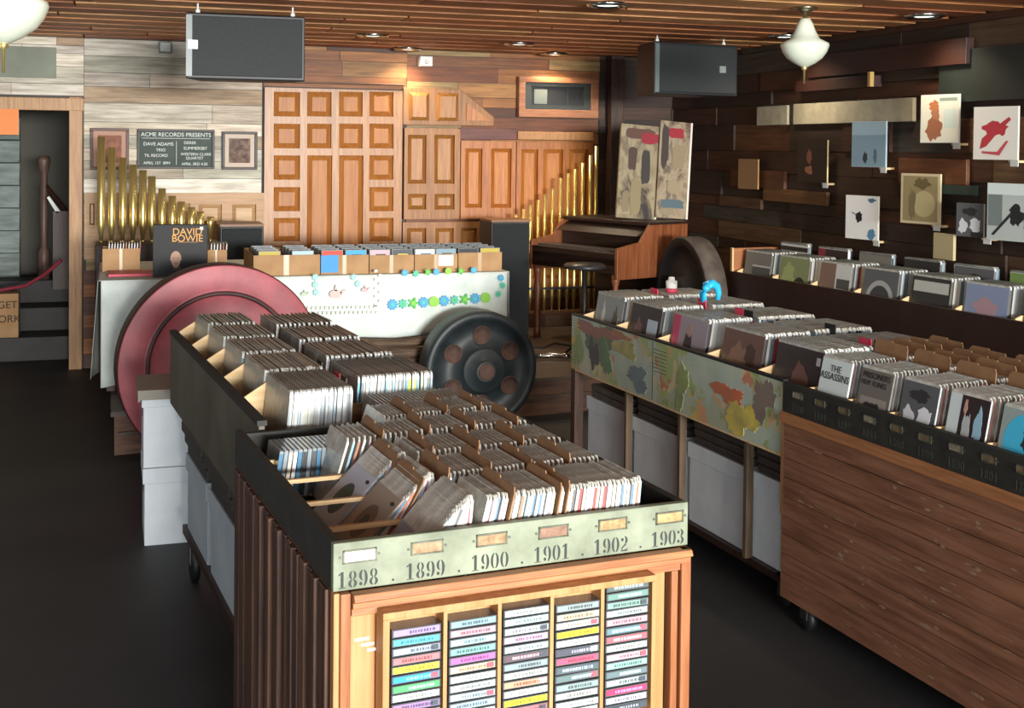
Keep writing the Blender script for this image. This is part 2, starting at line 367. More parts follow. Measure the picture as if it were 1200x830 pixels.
# chalkboard and framed prints
def framed(name, label, p, mframe, inner, cat, mat_border=None, b=.03):
    x0, x1, zb, zt = on_wall(*p, -.03); t = empty(name, (x0, -.03, zb)); tag(t, label, cat); W, Hh = x1-x0, zt-zb
    m = MB()
    for q in ((0, W, 0, b), (0, W, Hh-b, Hh), (0, b, b, Hh-b), (W-b, W, b, Hh-b)): m.box(q[0], q[1], -.035, 0, q[2], q[3])
    m.build('frame', mframe, t, bevel=.003)
    MB().box(b, W-b, -.015, 0, b, Hh-b).build('mount' if mat_border else 'board', mat_border or inner, t)
    if mat_border: MB().box(b+.035, W-b-.035, -.02, -.015, b+.035, Hh-b-.035).build('print', inner, t)
    return t, W, Hh
slate = mat('chalkboard_slate', '38443f', .7, c2='45524c', scale=5); chalk = mat('chalk', 'dfe5df', .9)
t, W, Hh = framed('chalkboard', 'dark green chalkboard with white hand lettering, on the back wall between two framed prints', (161, 151, 251, 198), mat('dark_frame', '2a211c', .5), slate, 'chalkboard', b=.02)
for s_, sz, u, v in (('ACME RECORDS PRESENTS', .05, .5, .86), ('DAVE ADAMS', .042, .27, .62), ('TRIO', .036, .3, .47), ('TIL RECORD', .036, .24, .33), ('APRIL 1ST  8PM', .034, .25, .14), ('DEREK', .036, .68, .66), ('SUMMERSBY', .038, .75, .52), ('WESTERN CLARK', .034, .76, .37), ('QUARTET', .034, .74, .27), ('APRIL 3RD 4:20', .034, .74, .12)):
    inst(text_mesh(s_, sz*.92, 'chalk_lettering', chalk), 'chalk_lettering', t, (W*u, -.0165, Hh*v), (FRONT, 0, 0))
m = MB(); m.box(W*.06, W*.94, -.017, -.015, Hh*.765, Hh*.775); m.box(W*.5, W*.505, -.017, -.015, Hh*.1, Hh*.7); m.build('chalk_line', chalk, t)
printm = mat('engraved_print', '8b7469', .8, c2='4a3a33', scale=26)
framed('framed_print', 'square brown engraved print with pale mount in black frame, right of the chalkboard', (260, 154, 301, 199), MATS['dark_frame'], printm, 'picture', mat('mount_pink', 'c9b8a8', .8), b=.022)
framed('framed_print', 'framed reddish print half hidden behind the tallest organ pipe', (106, 150, 151, 199), wood('frame_red', '5b2f22', '42211a', 0), mat('print_red', '9b6a55', .8, c2='6d4538', scale=14), 'picture', mat('mount_red', 'b08c7a', .8), b=.022)
x0, x1, zb, zt = on_wall(-30, 53, 66, 92); tag(MB().box(x0, x1, -.045, -.02, zb, zt).build('painted_board', mat('sage_board', '7d8474', .6, c2='6d7465', scale=4), bevel=.003), 'blank grey green board above the left doorway', 'board')
a = YP(-20, 127, .0); x0, x1, zb, zt = on_wall(-30, 127, 22, 158, -.06); tag(MB().box(x0, x1, -.064, -.058, zb, zt).build('paper_sign', mat('orange_paper', 'e08a52', .8)), 'blank orange paper hanging in the top of the left doorway', 'sign')
# hall behind the doorway
x0, x1 = YP(20, 210, .9)[0], 0
a = YP(52, 205, 1.3); b = YP(57, 330, 1.3)
t = empty('newel_post', (a[0], 1.25, .6)); tag(t, 'brown turned newel post of the stair in the left doorway', 'post')
MB().lathe([(.05, 0), (.05, .25), (.03, .28), (.035, .6), (.028, .95), (.045, .98), (.045, 1.02), (.055, 1.06), (.04, 1.1)], seg=16).build('shaft', wood('post_wood', '6d5348', '4c3830', 2), t)
MB().tube([(0, 0, .85), (.35, -.1, .4), (.7, -.2, -.05)], .022).build('rail', wood('rail_dark', '4a2c24', '33201a', 0), t)
ra = YP(-10, 342, .35); rb = YP(30, 335, .4); rc = YP(72, 305, .3)
m = MB(); m.tube([(DX0-.1, .3, .72), ra, rb, YP(52, 322, .35), rc], .016, 8)
tag(m.build('rope_barrier', mat('red_rope', '7d2233', .8)), 'dark red velvet rope hung across the left doorway', 'rope')
a = ZP(-22, 388, .2); b = ZP(18, 388, .2)
x0 = YP(-25, 365, .3)[0]; x1 = YP(20, 365, .3)[0]; zb = .2; zt = YP(10, 347, .3)[2]
t = empty('cardboard_sign', (x0, .46, zb)); tag(t, 'cardboard box with black hand lettering on the lowest step of the left doorway', 'box')
W = x1-x0; Hh = max(.25, zt-zb); MB().box(0, W, 0, .2, 0, Hh).build('carton', cardb, t, bevel=.004)
for s_, u, v in (('TARGET', W-.165, .74), ('WORK', W-.115, .42)): inst(text_mesh(s_, .085, 'lettering', mat('marker_black', '2a2522', .8)), 'lettering', t, (u, -.001, Hh*v), (FRONT, 0, 0))
a = ZP(75, 412, .0); m = MB(); m.lathe([(.0, .0), (.06, .01), (.07, .05), (.05, .1), (.0, .12)], seg=14); tag(m.build('crumpled_cloth', mat('bundle_grey', '8a8f90', .8), loc=(a[0], max(a[1], -.6), .0)), 'small pale bundle on the floor inside the left doorway', 'cloth')
a = YP(62, 245, .9); tag(MB().hexa([(a[0]-.05, .9, a[2]+.1), (a[0]+.03, .9, a[2]-.04), (a[0]+.03, .92, a[2]-.04), (a[0]-.05, .92, a[2]+.1), (a[0]-.03, .9, a[2]+.11), (a[0]+.06, .9, a[2]-.02), (a[0]+.06, .92, a[2]-.02), (a[0]-.03, .92, a[2]+.11)]).box(a[0]-.0, a[0]+.2, .9, .95, a[2]-.7, a[2]-.02, 1).build('music_stand', [whitet, darkwoodz]), 'dark stand with a tilted white sheet in the left doorway', 'stand')

# ------------------------------------------------------------------ ceiling fittings
for px, py, sx in ((437, 41, 1), (478, 57, .9), (608, 51, 1), (638, 65, .9), (712, 5, 1), (920, 42, .9), (1083, 18, 1)):
    a = ZP(px, py, H-.005)
    if a[1] > -.15: a = (a[0], -.22, H)
    t = empty('ceiling_downlight', (a[0], a[1], H))
    where = {437: 'left of the pair near the hanging left loudspeaker', 478: 'nearest the white wall sensor', 608: 'above the wall vent, nearer one', 638: 'above the wall vent, against the back wall', 712: 'at the top edge in the middle', 920: 'behind the glass pendant lamp', 1083: 'at the far right of the ceiling'}[px]
    tag(t, 'round chrome ceiling downlight '+where, 'downlight', 'downlights between the ceiling slats')
    MB().lathe([(.12, -.0), (.125, -.012), (.105, -.022), (.085, -.01), (.08, .03)], seg=28).build('trim_ring', chrome, t)
    MB().lathe([(.08, .0), (.06, -.012), (0, -.018)], seg=24).build('lens', mat('lit_lens', (.85, 1, .95), .3, emit=1.6), t)
    l = bpy.data.lights.new('downlight_bulb', 'SPOT'); l.energy = 26; l.color = (1, .8, .56); l.spot_size = 2.4; l.spot_blend = 1; l.shadow_soft_size = .06
    lo = bpy.data.objects.new('downlight_bulb', l); COL.objects.link(lo); lo.parent = t; lo.location = (0, 0, -.06)
def pendant(x, y, zc, label, s=1.):
    t = empty('pendant_lamp', (x, y, H)); tag(t, label, 'pendant lamp')
    MB().lathe([(.07*s, 0), (.07*s, -.012), (.03*s, -.03), (.014, -.04), (.014, -(H-zc)+.15*s)], seg=24).build('stem', mat('brushed_nickel', 'a59c86', .3, metal=1), t)
    k = zc-H
    MB().lathe([(.03*s, k+.17*s), (.045*s, k+.14*s), (.06*s, k+.1*s), (.085*s, k+.055*s), (.135*s, k+.03*s), (.138*s, k+.015*s), (.125*s, k-.02*s), (.1*s, k-.055*s), (.06*s, k-.085*s), (.02*s, k-.105*s), (0, k-.108*s)], seg=40).build('glass_shade', glassw, t)
    MB().lathe([(.012, k-.1*s), (.018, k-.115*s), (.006, k-.125*s), (.005, k-.2*s), (0, k-.2*s)], seg=10).build('finial', brass, t)
    return t
a = YP(943, 57, -4.16); pendant(a[0], -4.16, a[2], 'white schoolhouse glass pendant lamp with brass finial, hanging at right of the ceiling', 1.02)
a = YP(4, 5, -6.0); pendant(a[0], -6.0, a[2]-.02, 'white glass pendant lamp cut off by the top left corner of the photo', 1.05)
def speaker_hung(label, corners, Y0, depth, dyaw, led):
    # corners: top-left, top-right, bottom-right, bottom-left of the grille
    tl = Vector(YP(*corners[0], Y0)); bl = Vector(YP(*corners[3], Y0))
    h = tl.z-bl.z; ang = dyaw; dr = Vector((math.cos(ang), math.sin(ang), 0))
    best = min((abs(0) for _ in (0,)), default=0)
    # width so that the right edge meets the measured line of sight
    d = RC.T @ np.array([(corners[1][0]-600)/FPX, -(corners[1][1]-CY)/FPX, 1]); n = Vector((-dr.y, dr.x, 0))
    dv = Vector(d); k = (tl-Vector(OC)).dot(n)/dv.dot(n); P = Vector(OC)+dv*k; wd = (P-tl).dot(dr)
    t = empty('hanging_loudspeaker', (tl.x, tl.y, bl.z), ang); tag(t, label, 'loudspeaker')
    m = MB(); m.prism([(0, 0), (wd, 0), (wd*.86, depth), (wd*.14, depth)], lambda u, v, q: (u, v, q), 0, h); m.build('cabinet', blackm, t, bevel=.008)
    m = MB(); m.box(.02, wd-.02, -.014, 0, .02, h-.02); m.build('grille', grille, t, bevel=.004)
    m = MB(); m.box(.0, .035, -.018, -.0, .015, h-.015); m.build('edge_strip', mat('strip_grey', '5f6b6b', .4), t)
    m = MB(); u = led; m.box(u, u+.055, -.024, -.014, h*.5-.02, h*.5+.03); m.build('badge', mat('badge_silver', 'a9b4b2', .35, metal=.6), t, label='small silver badge')
    for q in (.1, .9):
        m = MB(); m.tube([(wd*q, depth*.2, h), (wd*q, depth*.2, H-bl.z+.01)], .006, 8); m.lathe([(.014, h), (.014, h+.02), (.006, h+.03)], (wd*q, depth*.2, 0), seg=10); m.build('hook', whitet, t)
    return t
speaker_hung('black horizontal loudspeaker hung from the ceiling at left, above the coffered door panel', [(218, 14), (358, 25), (356, 98), (218, 92)], -2.95, .3, -.02, .012)
speaker_hung('black loudspeaker hung from the ceiling at right, in front of the dark corner', [(767, 48), (865, 54), (858, 113), (762, 110)], -2.2, .42, .12, .56)

# ------------------------------------------------------------------ organ pipes
def pipe(px, ptop, zbase, yy, r, label, grp):
    a = YP(px, ptop, yy); t = empty('organ_pipe', (a[0], yy, zbase)); tag(t, label, 'organ pipe', grp); h = a[2]-zbase
    MB().lathe([(r*.3, 0), (r, .14), (r, h), (r*.86, h), (r*.86, h-.03)], seg=20).build('body', brass, t)
    m = MB(); m.lathe([(r*.45, 0), (r*.45, .012), (r*.3, .03)], seg=14); m.build('foot', brass, t)
    return t
LP_ = [(118.7, 160.3), (131, 172.8), (144, 184.8), (156, 193), (167.5, 199.5), (178, 206.6), (190, 221), (202, 229.7), (212.5, 236.5), (224.5, 243), (235, 248), (246.7, 254)]
ords = ['tallest', 'second tallest', 'third tallest', 'fourth tallest', 'fifth tallest', 'sixth tallest', 'seventh tallest', 'eighth tallest', 'ninth tallest', 'fourth shortest', 'third shortest', 'second shortest', 'shortest', 'thirteenth', 'fourteenth']
ZL = 1.06
for i, (px, py) in enumerate(LP_):
    o_ = ords[i] if i < 9 else ['third shortest', 'second shortest', 'shortest'][i-9]
    pipe(px, py, ZL, -.62, .029, 'brass organ pipe, %s of the row left of the coffered panel' % o_, 'brass organ pipes of the left row')
tag(MB().box(YP(112, 280, -.6)[0], YP(262, 280, -.6)[0], -.8, -.42, SH, ZL).build('wind_chest', darkwoodz, bevel=.006), 'dark wooden chest carrying the left row of organ pipes, behind the table', 'chest')
RP = [(605, 251), (614, 245), (622, 240), (631, 234.5), (639, 228), (648, 221), (657, 209), (666, 203), (674, 198), (683, 191), (692, 182), (699, 171)]
for i, (px, py) in enumerate(RP):
    o_ = ords[11-i] if 11-i < 9 else ['third shortest', 'second shortest', 'shortest'][2-i]
    if 11-i >= 9: o_ = ['shortest', 'second shortest', 'third shortest'][i]
    pipe(px, py, SH+.12, -.3, .018, 'slim brass organ pipe, %s of the row beside the organ' % o_, 'brass organ pipes of the right row')
x0 = YP(598, 350, -.3)[0]; x1 = YP(706, 350, -.3)[0]
t = empty('pipe_rack', (x0, -.3, SH)); tag(t, 'low wooden base and thin rails holding the right row of organ pipes', 'rack')
MB().box(0, x1-x0, -.09, .09, 0, .12).build('base', wood('rack_base', '7c5c44', '5c4230', 0), t, bevel=.004)
for zz in (.32, .62): MB().box(0, x1-x0, -.05, -.032, zz, zz+.018).build('rail', blackm, t)
for xx in (.02, x1-x0-.03):
    MB().box(xx, xx+.02, -.05, -.03, .12, .64).build('upright', blackm, t)

# ------------------------------------------------------------------ tables with cloths and boxes
TZ = SH+.70
def fl(h, r=.6): return mat('ink_'+h, h, r)
# main long table
T0 = (1.2, -2.42); TW = 1.72
def table(name, label, x0, x1, y0, y1, z):
    t = empty(name, ((x0+x1)/2, (y0+y1)/2, SH)); tag(t, label, 'table'); W, D = x1-x0, y1-y0; h = z-SH
    MB().box(-W/2, W/2, -D/2, D/2, h-.03, h).build('tabletop', darkwood, t)
    for sx in (-1, 1):
        for sy in (-1, 1):
            MB().cbox((sx*(W/2-.06), sy*(D/2-.06), (h-.03)/2), (.05, .05, h-.03)).build('leg', darkwoodz, t)
table('folding_table', 'long table hidden under the flowered white cloth, carrying the boxes of discs', 1.24, 2.86, -2.4, -1.6, TZ)
table('folding_table', 'table under the plain white cloth at the left end of the stage', .2, 1.2, -2.4, -1.15, TZ)
def cloth_mesh(x0, x1, y0, y1, z, drops, thick=.003, n=60, wav=.012, seed=1):
    """drops: (front, left, right) lengths of the hanging sides"""
    rnd = random.Random(seed); mb = MB(); e = .012
    mb.box(x0-e, x1+e, y0-e, y1, z, z+thick)
    def hang(p0, p1, nx, ny, dl, dr, k):
        n0 = len(mb.v); rows = 8
        ph = [rnd.uniform(0, 6.28) for _ in range(3)]
        for j in range(rows+1):
            for i in range(k+1):
                t = i/k; f = j/rows; dd_ = (dl+(dr-dl)*t)*f
                off = e+f*wav*(1+math.sin(t*k*.45+ph[0])+.6*math.sin(t*k*.21+ph[1]))+.004
                mb.v.append((p0[0]+(p1[0]-p0[0])*t+nx*off, p0[1]+(p1[1]-p0[1])*t+ny*off, z+thick-dd_))
        for j in range(rows):
            for i in range(k): q = n0+j*(k+1)+i; mb.face([q, q+1, q+k+2, q+k+1], 0, None, True)
    hang((x0, y0), (x1, y0), 0, -1, drops[0], drops[1], n); 
    if drops[2]: hang((x0, y1), (x0, y0), -1, 0, drops[2], drops[2], n//2)
    if drops[3]: hang((x1, y0), (x1, y1), 1, 0, drops[3], drops[3], n//2)
    return mb
cl1 = cloth_mesh(.2, 1.22, -2.4, -1.15, TZ+.001, (.665, .52, .62, 0), wav=.02, seed=4)
c1 = cl1.build('tablecloth', cloth, None); so = c1.modifiers.new('t', 'SOLIDIFY'); so.thickness = .002
tag(c1, 'plain white tablecloth hanging almost to the stage at the left table', 'tablecloth')
t = empty('patterned_tablecloth', (1.24, -2.4, TZ)); tag(t, 'white tablecloth with a band of blue and green flowers and pale teapots', 'tablecloth')
cl2 = cloth_mesh(0, 1.62, 0, .8, .001, (.46, .40, 0, .36), wav=.006, seed=9); c2_ = cl2.build('cloth', cloth, t); so = c2_.modifiers.new('t', 'SOLIDIFY'); so.thickness = .002
def flower(mb, cx, cz, r, y, kind, mi):
    n = 48; pts = []
    for i in range(n):
        a = 2*math.pi*i/n
        rr = {0: r*(.86+.14*math.cos(10*a)), 1: r*(.8+.22*math.cos(8*a)), 2: r*(.72+.3*math.cos(5*a)), 3: r*.9}[kind]
        pts.append((cx+rr*math.cos(a), cz+rr*math.sin(a)))
    mb.prism(pts, lambda u, v, h: (u, h, v), y, y-.0015, mi)
fm = [fl('4ba6d8'), fl('55c3ae'), fl('4fc04a'), fl('8fcf4f'), whitet]
def place_flower(px, py, kind, mi, r=.031):
    r *= 1.22
    a = YP(px, py, -2.46); m = MB(); flower(m, a[0]-1.24, a[2]-TZ, r, -.045, kind, 0)
    if kind in (0, 2, 1): flower(m, a[0]-1.24, a[2]-TZ, r*.33, -.0468, 3, 1)
    m.build('printed_flower', [fm[mi], fm[(mi+1) % 4]], t)
for i in range(10): place_flower(461+i*12.1, 357.5-i*.9, [0, 1, 2, 0, 3][i % 5], [0, 1, 2, 0, 3][i % 5], .032 if i % 5 not in (1,) else .028)
for px, py, k in ((475, 320, 0), (488, 321, 1), (502, 319, 2), (512, 319, 0), (526, 318, 3), (541, 318, 2), (556, 317, 0), (588, 326, 0), (590, 335, 1), (585, 345, 1)):
    place_flower(px, py, [0, 1, 2, 3][k % 4] if k < 3 else 3, k, .02)
def pot(px, py, c, s=1.):
    a = YP(px, py, -2.46); x, z = a[0]-1.24, a[2]-TZ; m = MB(); f_ = lambda u, v, h: (u, h, v)
    pts = [(x+.035*s*math.cos(q)*1.2, z+.028*s*math.sin(q)) for q in [2*math.pi*i/20 for i in range(20)]]
    m.prism(pts, f_, -.045, -.0465); m.prism([(x+.03*s, z), (x+.07*s, z+.02*s), (x+.065*s, z+.03*s), (x+.03*s, z+.015*s)], f_, -.045, -.0465)
    m.prism([(x-.01*s, z+.02*s), (x+.01*s, z+.02*s), (x+.004*s, z+.06*s), (x-.004*s, z+.06*s)], f_, -.045, -.0465)
    m.build('printed_teapot', fl(c), t)
pot(394, 345, 'd9b9b4', 1.); pot(428, 340, 'd3aeb0', .55); pot(357, 345, 'b7cbb0', .5)
for px, py in ((370, 325), (370, 334), (371, 343), (415, 325), (420, 333)):
    a = YP(px, py, -2.46); m = MB(); flower(m, a[0]-1.24, a[2]-TZ, .024, -.045, 1, 0); m.build('printed_leaf', fl('9fd6cd'), t)
m = MB()
for i in range(18):
    for j in range(2):
        a = YP(352+i*5.2+j*2.5, 362+j*6-.1*i, -2.46); m.cbox((a[0]-1.24, -.0455, a[2]-TZ), (.022, .0015, .02))
for j in range(9):
    a = YP(441+(j % 2)*5, 318+j*5, -2.46); m.cbox((a[0]-1.24, -.0455, a[2]-TZ), (.022, .0015, .018))
m.build('printed_border', fl('cfd8cf'), t)

JC = ['d9dcda', '3f4446', '8a2f2f', '2f6f94', 'c9b24a', '4d6b45', 'b7aca0', '5a4638', 'd8c9b8', '23282c', '7a8790', 'c47a5a']
def cd_mesh(v):
    m = MB(); m.box(-.0052, .0052, 0, .142, 0, .125, 0); m.box(-.0046, .0046, -.0006, .0, .006, .119, 1); m.box(-.0046, .0046, .004, .136, .125, .1256, 2)
    return m.mesh('compact_disc', [mat('jewel_case', '9aa2a4', .15, c2='6e7678', scale=20), flat(JC[v % len(JC)]), mat('case_edge', '5a6064', .2)])
CDS = [cd_mesh(i) for i in range(len(JC))]
art_cols = ['b3a13c', 'a8c2d4', 'c9432f', '3c9fd0', 'c0a8b4', '4a4e52', 'c9ccc8', '7d9aa8', '23262c']
def box_px(px0, px1, pyt, pyb, depth, label, cat='box', art=None, tape=None, grp=None, ncd=8, rows=2, y=-2.36):
    a = YP(px0, pyb, y); b = YP(px1, pyb, y); W = b[0]-a[0]; h = YP((px0+px1)/2, pyt, y)[2]-TZ-.006
    t = empty('cardboard_box', (a[0], y, TZ+.006)); tag(t, label, cat, grp); e = .004
    m = MB(); m.box(e, W-e, 0, e, 0, h); m.box(e, W-e, depth-e, depth, 0, h); m.box(0, e, 0, depth, 0, h); m.box(W-e, W, 0, depth, 0, h); m.box(e, W-e, e, depth-e, 0, e)
    m.build('carton', cardb, t)
    m = MB(); m.box(W*.45, W*.53, -.0008, 0, 0, h); m.build('tape', mat('packing_tape', 'b59a78', .3), t)
    if tape == 'blue': MB().box(0, W*.36, -.0016, 0, h*.1, h).build('label_patch', fl('3a8fd0'), t, label='bright blue tape patch')
    if tape == 'white': MB().box(W*.55, W*.9, -.0016, 0, h*.35, h*.95).build('label_patch', whitet, t, label='white paper label')
    return t, W, h
fronts = [(297, 375, 299, 321, None), (376, 432, 299, 320, 'blue'), (433, 485, 299, 319, None), (486, 536, 298, 318, 'white'), (537, 588, 296, 317, None)]
names = ['leftmost box of the row', 'box with a blue tape patch', 'plain box in the middle', 'box with a white paper label', 'rightmost box of the row']
k = 0
for i, (p0, p1, yt, yb, tp) in enumerate(fronts):
    t, W, h = box_px(p0, p1, yt, yb, .62, 'open cardboard box of discs, %s on the flowered cloth' % names[i], tape=tp)
    nc = 2; cw = W/nc
    for c in range(nc):
        for r in range(4):
            n = 4
            for q in range(n):
                x = t.location.x+cw*(c+.5); yy = t.location.y+.012+r*.148+q*.0125
                o = inst(CDS[random.randrange(len(CDS))], 'compact_disc', None, (x+.071-random.uniform(0, .004), yy+.008, TZ+.036+(.0 if q else .004)), (-.0, -.0, math.pi/2))
                tag(o, 'compact disc in clear case standing in the %s' % names[i], 'compact disc', 'compact discs in the %s' % names[i])
                if r == 0 and q == 0:
                    m = MB(); cc = art_cols[k % len(art_cols)]; k += 1
                    m.box(-.0062, -.0053, .004, .138, .004, .122, 0)
                    m.box(-.0068, -.0062, .03, .1, .04, .095, 1)
                    m.build('cover_art', [fl(cc), fl(random.choice(JC))], o)
# left table: small box of 7 inch records, red folder, black box set
def seven_mesh(c, t_=.006):
    m = MB(); m.box(-t_/2, t_/2, 0, .178, 0, .178, 0); m.hexa([(-t_*.4, .004, .178), (t_*.4, .004, .178), (t_*.4, .174, .178), (-t_*.4, .174, .178), (-t_*.6, .008, .187), (t_*.1, .008, .187), (t_*.1, .17, .186), (-t_*.6, .17, .186)], 1)
    m.box(-t_/2-.0004, -t_/2, .002, .176, .002, .18, 1)
    return m.mesh('seven_inch_single', [flat(c, .6), sleeve2])
SC = ['d2d0ca', 'cccece', 'd6d2c8', 'c5ccd0', 'a04a48', 'd0c9ba', '86a6b6', 'c49aa2', 'd6d6d2', '5a7690', 'c8c4b8', 'ceced2', 'b07058', 'd8d4d4', 'a2bcc8', '5a5c5c', 'd4d6d2', 'cdc8c0']
SEV = [seven_mesh(c, .0062) for c in SC]
bx, W, h = box_px(131, 175, 292, 309, .22, 'small open cardboard box of seven inch singles at the left end of the plain cloth', y=-1.95)
bx.location = (YP(120, 305, -1.9)[0], -1.9, TZ+.006)
for q in range(12):
    o = inst(random.choice(SEV), 'seven_inch_single', None, (bx.location.x+.03+q*.018, bx.location.y+.012, TZ+.012), (0, .08, 0)); tag(o, 'seven inch single in the small box on the plain cloth', 'record', 'singles in the small box on the plain cloth')
a = ZP(127, 316, TZ+.005); b = ZP(178, 316, TZ+.005); tag(MB().box(a[0], b[0]+.05, -2.22, -1.97, TZ+.005, TZ+.022).build('red_folder', mat('red_card', 'c23a52', .5), bevel=.002), 'red folder lying on the plain white cloth before the small box', 'folder')
bx, W, h = box_px(241, 266, 293, 307, .2, 'small cardboard box of singles right of the black box set', y=-2.05)
for q in range(6):
    o = inst(random.choice(SEV), 'seven_inch_single', None, (bx.location.x+.03+q*.02, bx.location.y+.01, TZ+.012), (0, .05, 0)); tag(o, 'seven inch single in the small box right of the black box set', 'record', 'singles in the box right of the black box set')
# black box set
a = YP(179, 318, -2.28); b = YP(234, 318, -2.28); t = empty('record_box_set', (a[0], -2.28, TZ+.006), -.1); tag(t, 'black record box set with orange lettering and a portrait, standing on the plain white cloth', 'box set')
W = .34; Hh = .335; MB().box(0, W, 0, .07, 0, Hh).build('case', mat('gloss_black', '0d0d10', .5, spec=.3), t, bevel=.002)
for s_, v in (('DAVID', .86), ('BOWIE', .73)): inst(text_mesh(s_, .062, 'title_lettering', fl('e0a04e')), 'title_lettering', t, (W*.63, -.0012, Hh*v), (FRONT, 0, 0))
m = MB(); m.box(W*.46, W*.82, -.0012, 0, Hh*.66, Hh*.667); m.build('title_rule', fl('c88a45'), t)
m = MB(); f_ = lambda u, v, h: (u, -h, v)
m.prism([(W*.42+.035*math.cos(q)*(.8 if math.sin(q) < 0 else 1), Hh*.33+.055*math.sin(q)) for q in [i*math.pi/12 for i in range(24)]], f_, 0, .0012, 0)
m.prism([(W*.36, Hh*.12), (W*.52, Hh*.1), (W*.5, Hh*.2), (W*.4, Hh*.2)], f_, 0, .001, 1)
for ex in (-.012, .014): m.cbox((W*.42+ex, -.0014, Hh*.36), (.009, .001, .004), 1)
m.cbox((W*.425, -.0014, Hh*.26), (.016, .001, .004), 1)
m.build('portrait', [fl('a98470'), fl('3a2a24')], t)
MB().box(W*.86, W*.92, -.0014, 0, Hh*.9, Hh*.96).build('price_sticker', whitet, t)
# black floor loudspeakers
def floor_speaker(label, p, y, dep):
    a = YP(p[0], p[2], y); b = YP(p[1], p[2], y); t = empty('floor_loudspeaker', (a[0], y, SH)); tag(t, label, 'loudspeaker'); W = b[0]-a[0]; h = a[2]-SH
    MB().box(0, W, .0, dep, 0, h-.018).build('cabinet', blackm, t, bevel=.006); MB().box(.012, W-.012, -.014, 0, .02, h-.03).build('grille_cloth', blackc, t, bevel=.003)
    MB().box(-.002, W+.002, -.01, dep, h-.018, h).build('wooden_top', wood('speaker_walnut', '8a6140', '694628', 0), t); MB().box(0, W, -.012, dep, 0, .02).build('plinth', MATS['speaker_walnut'], t); return t, W, h
floor_speaker('black cloth floor loudspeaker at the right end of the flowered table', (576, 621, 258), -1.0, .34)
t, W, h = floor_speaker('black cloth loudspeaker standing behind the table, left of the coffered door panel', (258, 309, 263), -1.0, .34)

# ------------------------------------------------------------------ iron wheels
def wheel(name, label, cx, cy, R_, ang, prof, mats, zc, cat='wheel'):
    t = empty(name, (cx, cy, zc-R_), ang); tag(t, label, cat)
    MB().lathe(prof, (0, 0, R_), 'y', 72).build('wheel_body', mats, t); return t
R_ = .572
t = wheel('flat_belt_wheel', 'big red painted wheel leaning upright between the left table and the record bin', .858, -3.38, R_, .10,
    [(.3, .16), (.52, .16, 1), (R_, .15, 1), (R_+.0, .012, 1), (R_-.006, 0, 1), (R_-.012, -.002, 0), (.43, -.002, 0), (.42, .0, 0), (.415, -.014, 1), (.4, -.014, 1), (.395, .004, 1), (.39, .006, 0), (.16, .006, 0), (.15, -.03, 1), (.08, -.03, 1), (.06, -.06, 1), (0, -.06, 1)], [redpaint, reddark], R_)
R_ = .378
t = wheel('handcart_wheel', 'dark green iron wheel with round holes, standing before the flowered table', 2.548, -2.88, R_, .04,
    [(.2, .19), (R_-.03, .19), (R_, .18), (R_, .01), (R_-.008, 0), (.325, 0), (.318, .03), (.15, .018), (.145, -.03), (.135, -.04), (.075, -.04), (.07, -.075), (.06, -.08)], [ironm], R_)
for i in range(6):
    q = math.radians(90+60*i); m = MB(); m.lathe([(.062, .03), (.062, .016), (.056, .012), (.056, .0215), (0, .0215)], (0, 0, 0), 'y', 24); m.build('hole', rust, t, loc=(.225*math.cos(q), -.002, R_+.225*math.sin(q)))
MB().lathe([(.055, .0), (.055, -.086), (.045, -.09), (.0, -.09)], (0, 0, R_), 'y', 24).build('axle_end', rust, t)
# third, black wheel by the organ
R_ = .455
W3 = (4.30, -2.16)
t = wheel('black_belt_wheel', 'black wheel with a grey rim standing right of the organ', W3[0], W3[1], R_, -1.58,
    [(.3, .17), (R_-.02, .17), (R_, .16, 1), (R_, .01, 1), (R_-.01, 0, 1), (.39, 0, 0), (.38, .04, 0), (.16, .04, 0), (.15, -.02, 0), (.07, -.02, 0), (0, -.02, 0)], [mat('wheel_black', '141211', .7), mat('wheel_rim_grey', '5a524c', .5, c2='3c3632', scale=8)], SH+R_)
# log bench under the table front
t = empty('log_bench', (1.3, -2.63, SH)); t.location.y = -2.56; tag(t, 'rough stack of weathered logs lying on the stage below the flowered cloth', 'logs')
for i, (x_, z_, l_, r_) in enumerate(((0, .05, 1.3, .045), (.05, .13, 1.2, .04), (.1, .2, 1.1, .035), (-.02, .27, 1.2, .03))):
    m = MB(); m.tube([(x_+l_*k/6, .0+.008*math.sin(k*1.7+i), z_+.008*math.sin(k*2.1+i)) for k in range(7)], [r_*(1+.08*math.sin(k*2+i)) for k in range(7)], 12); m.build('log', wood('weathered_log', '6a5644', '3a2c22', 0, .8, 5, .6), t)

# ------------------------------------------------------------------ organ console and stage clutter
K = (4.13, -1.75)
t = empty('organ_console', (K[0], K[1], SH), math.atan2(1.15, -.42)); tag(t, 'dark wooden organ console with keyboard shelf and turned legs, in front of the right pipes', 'organ')
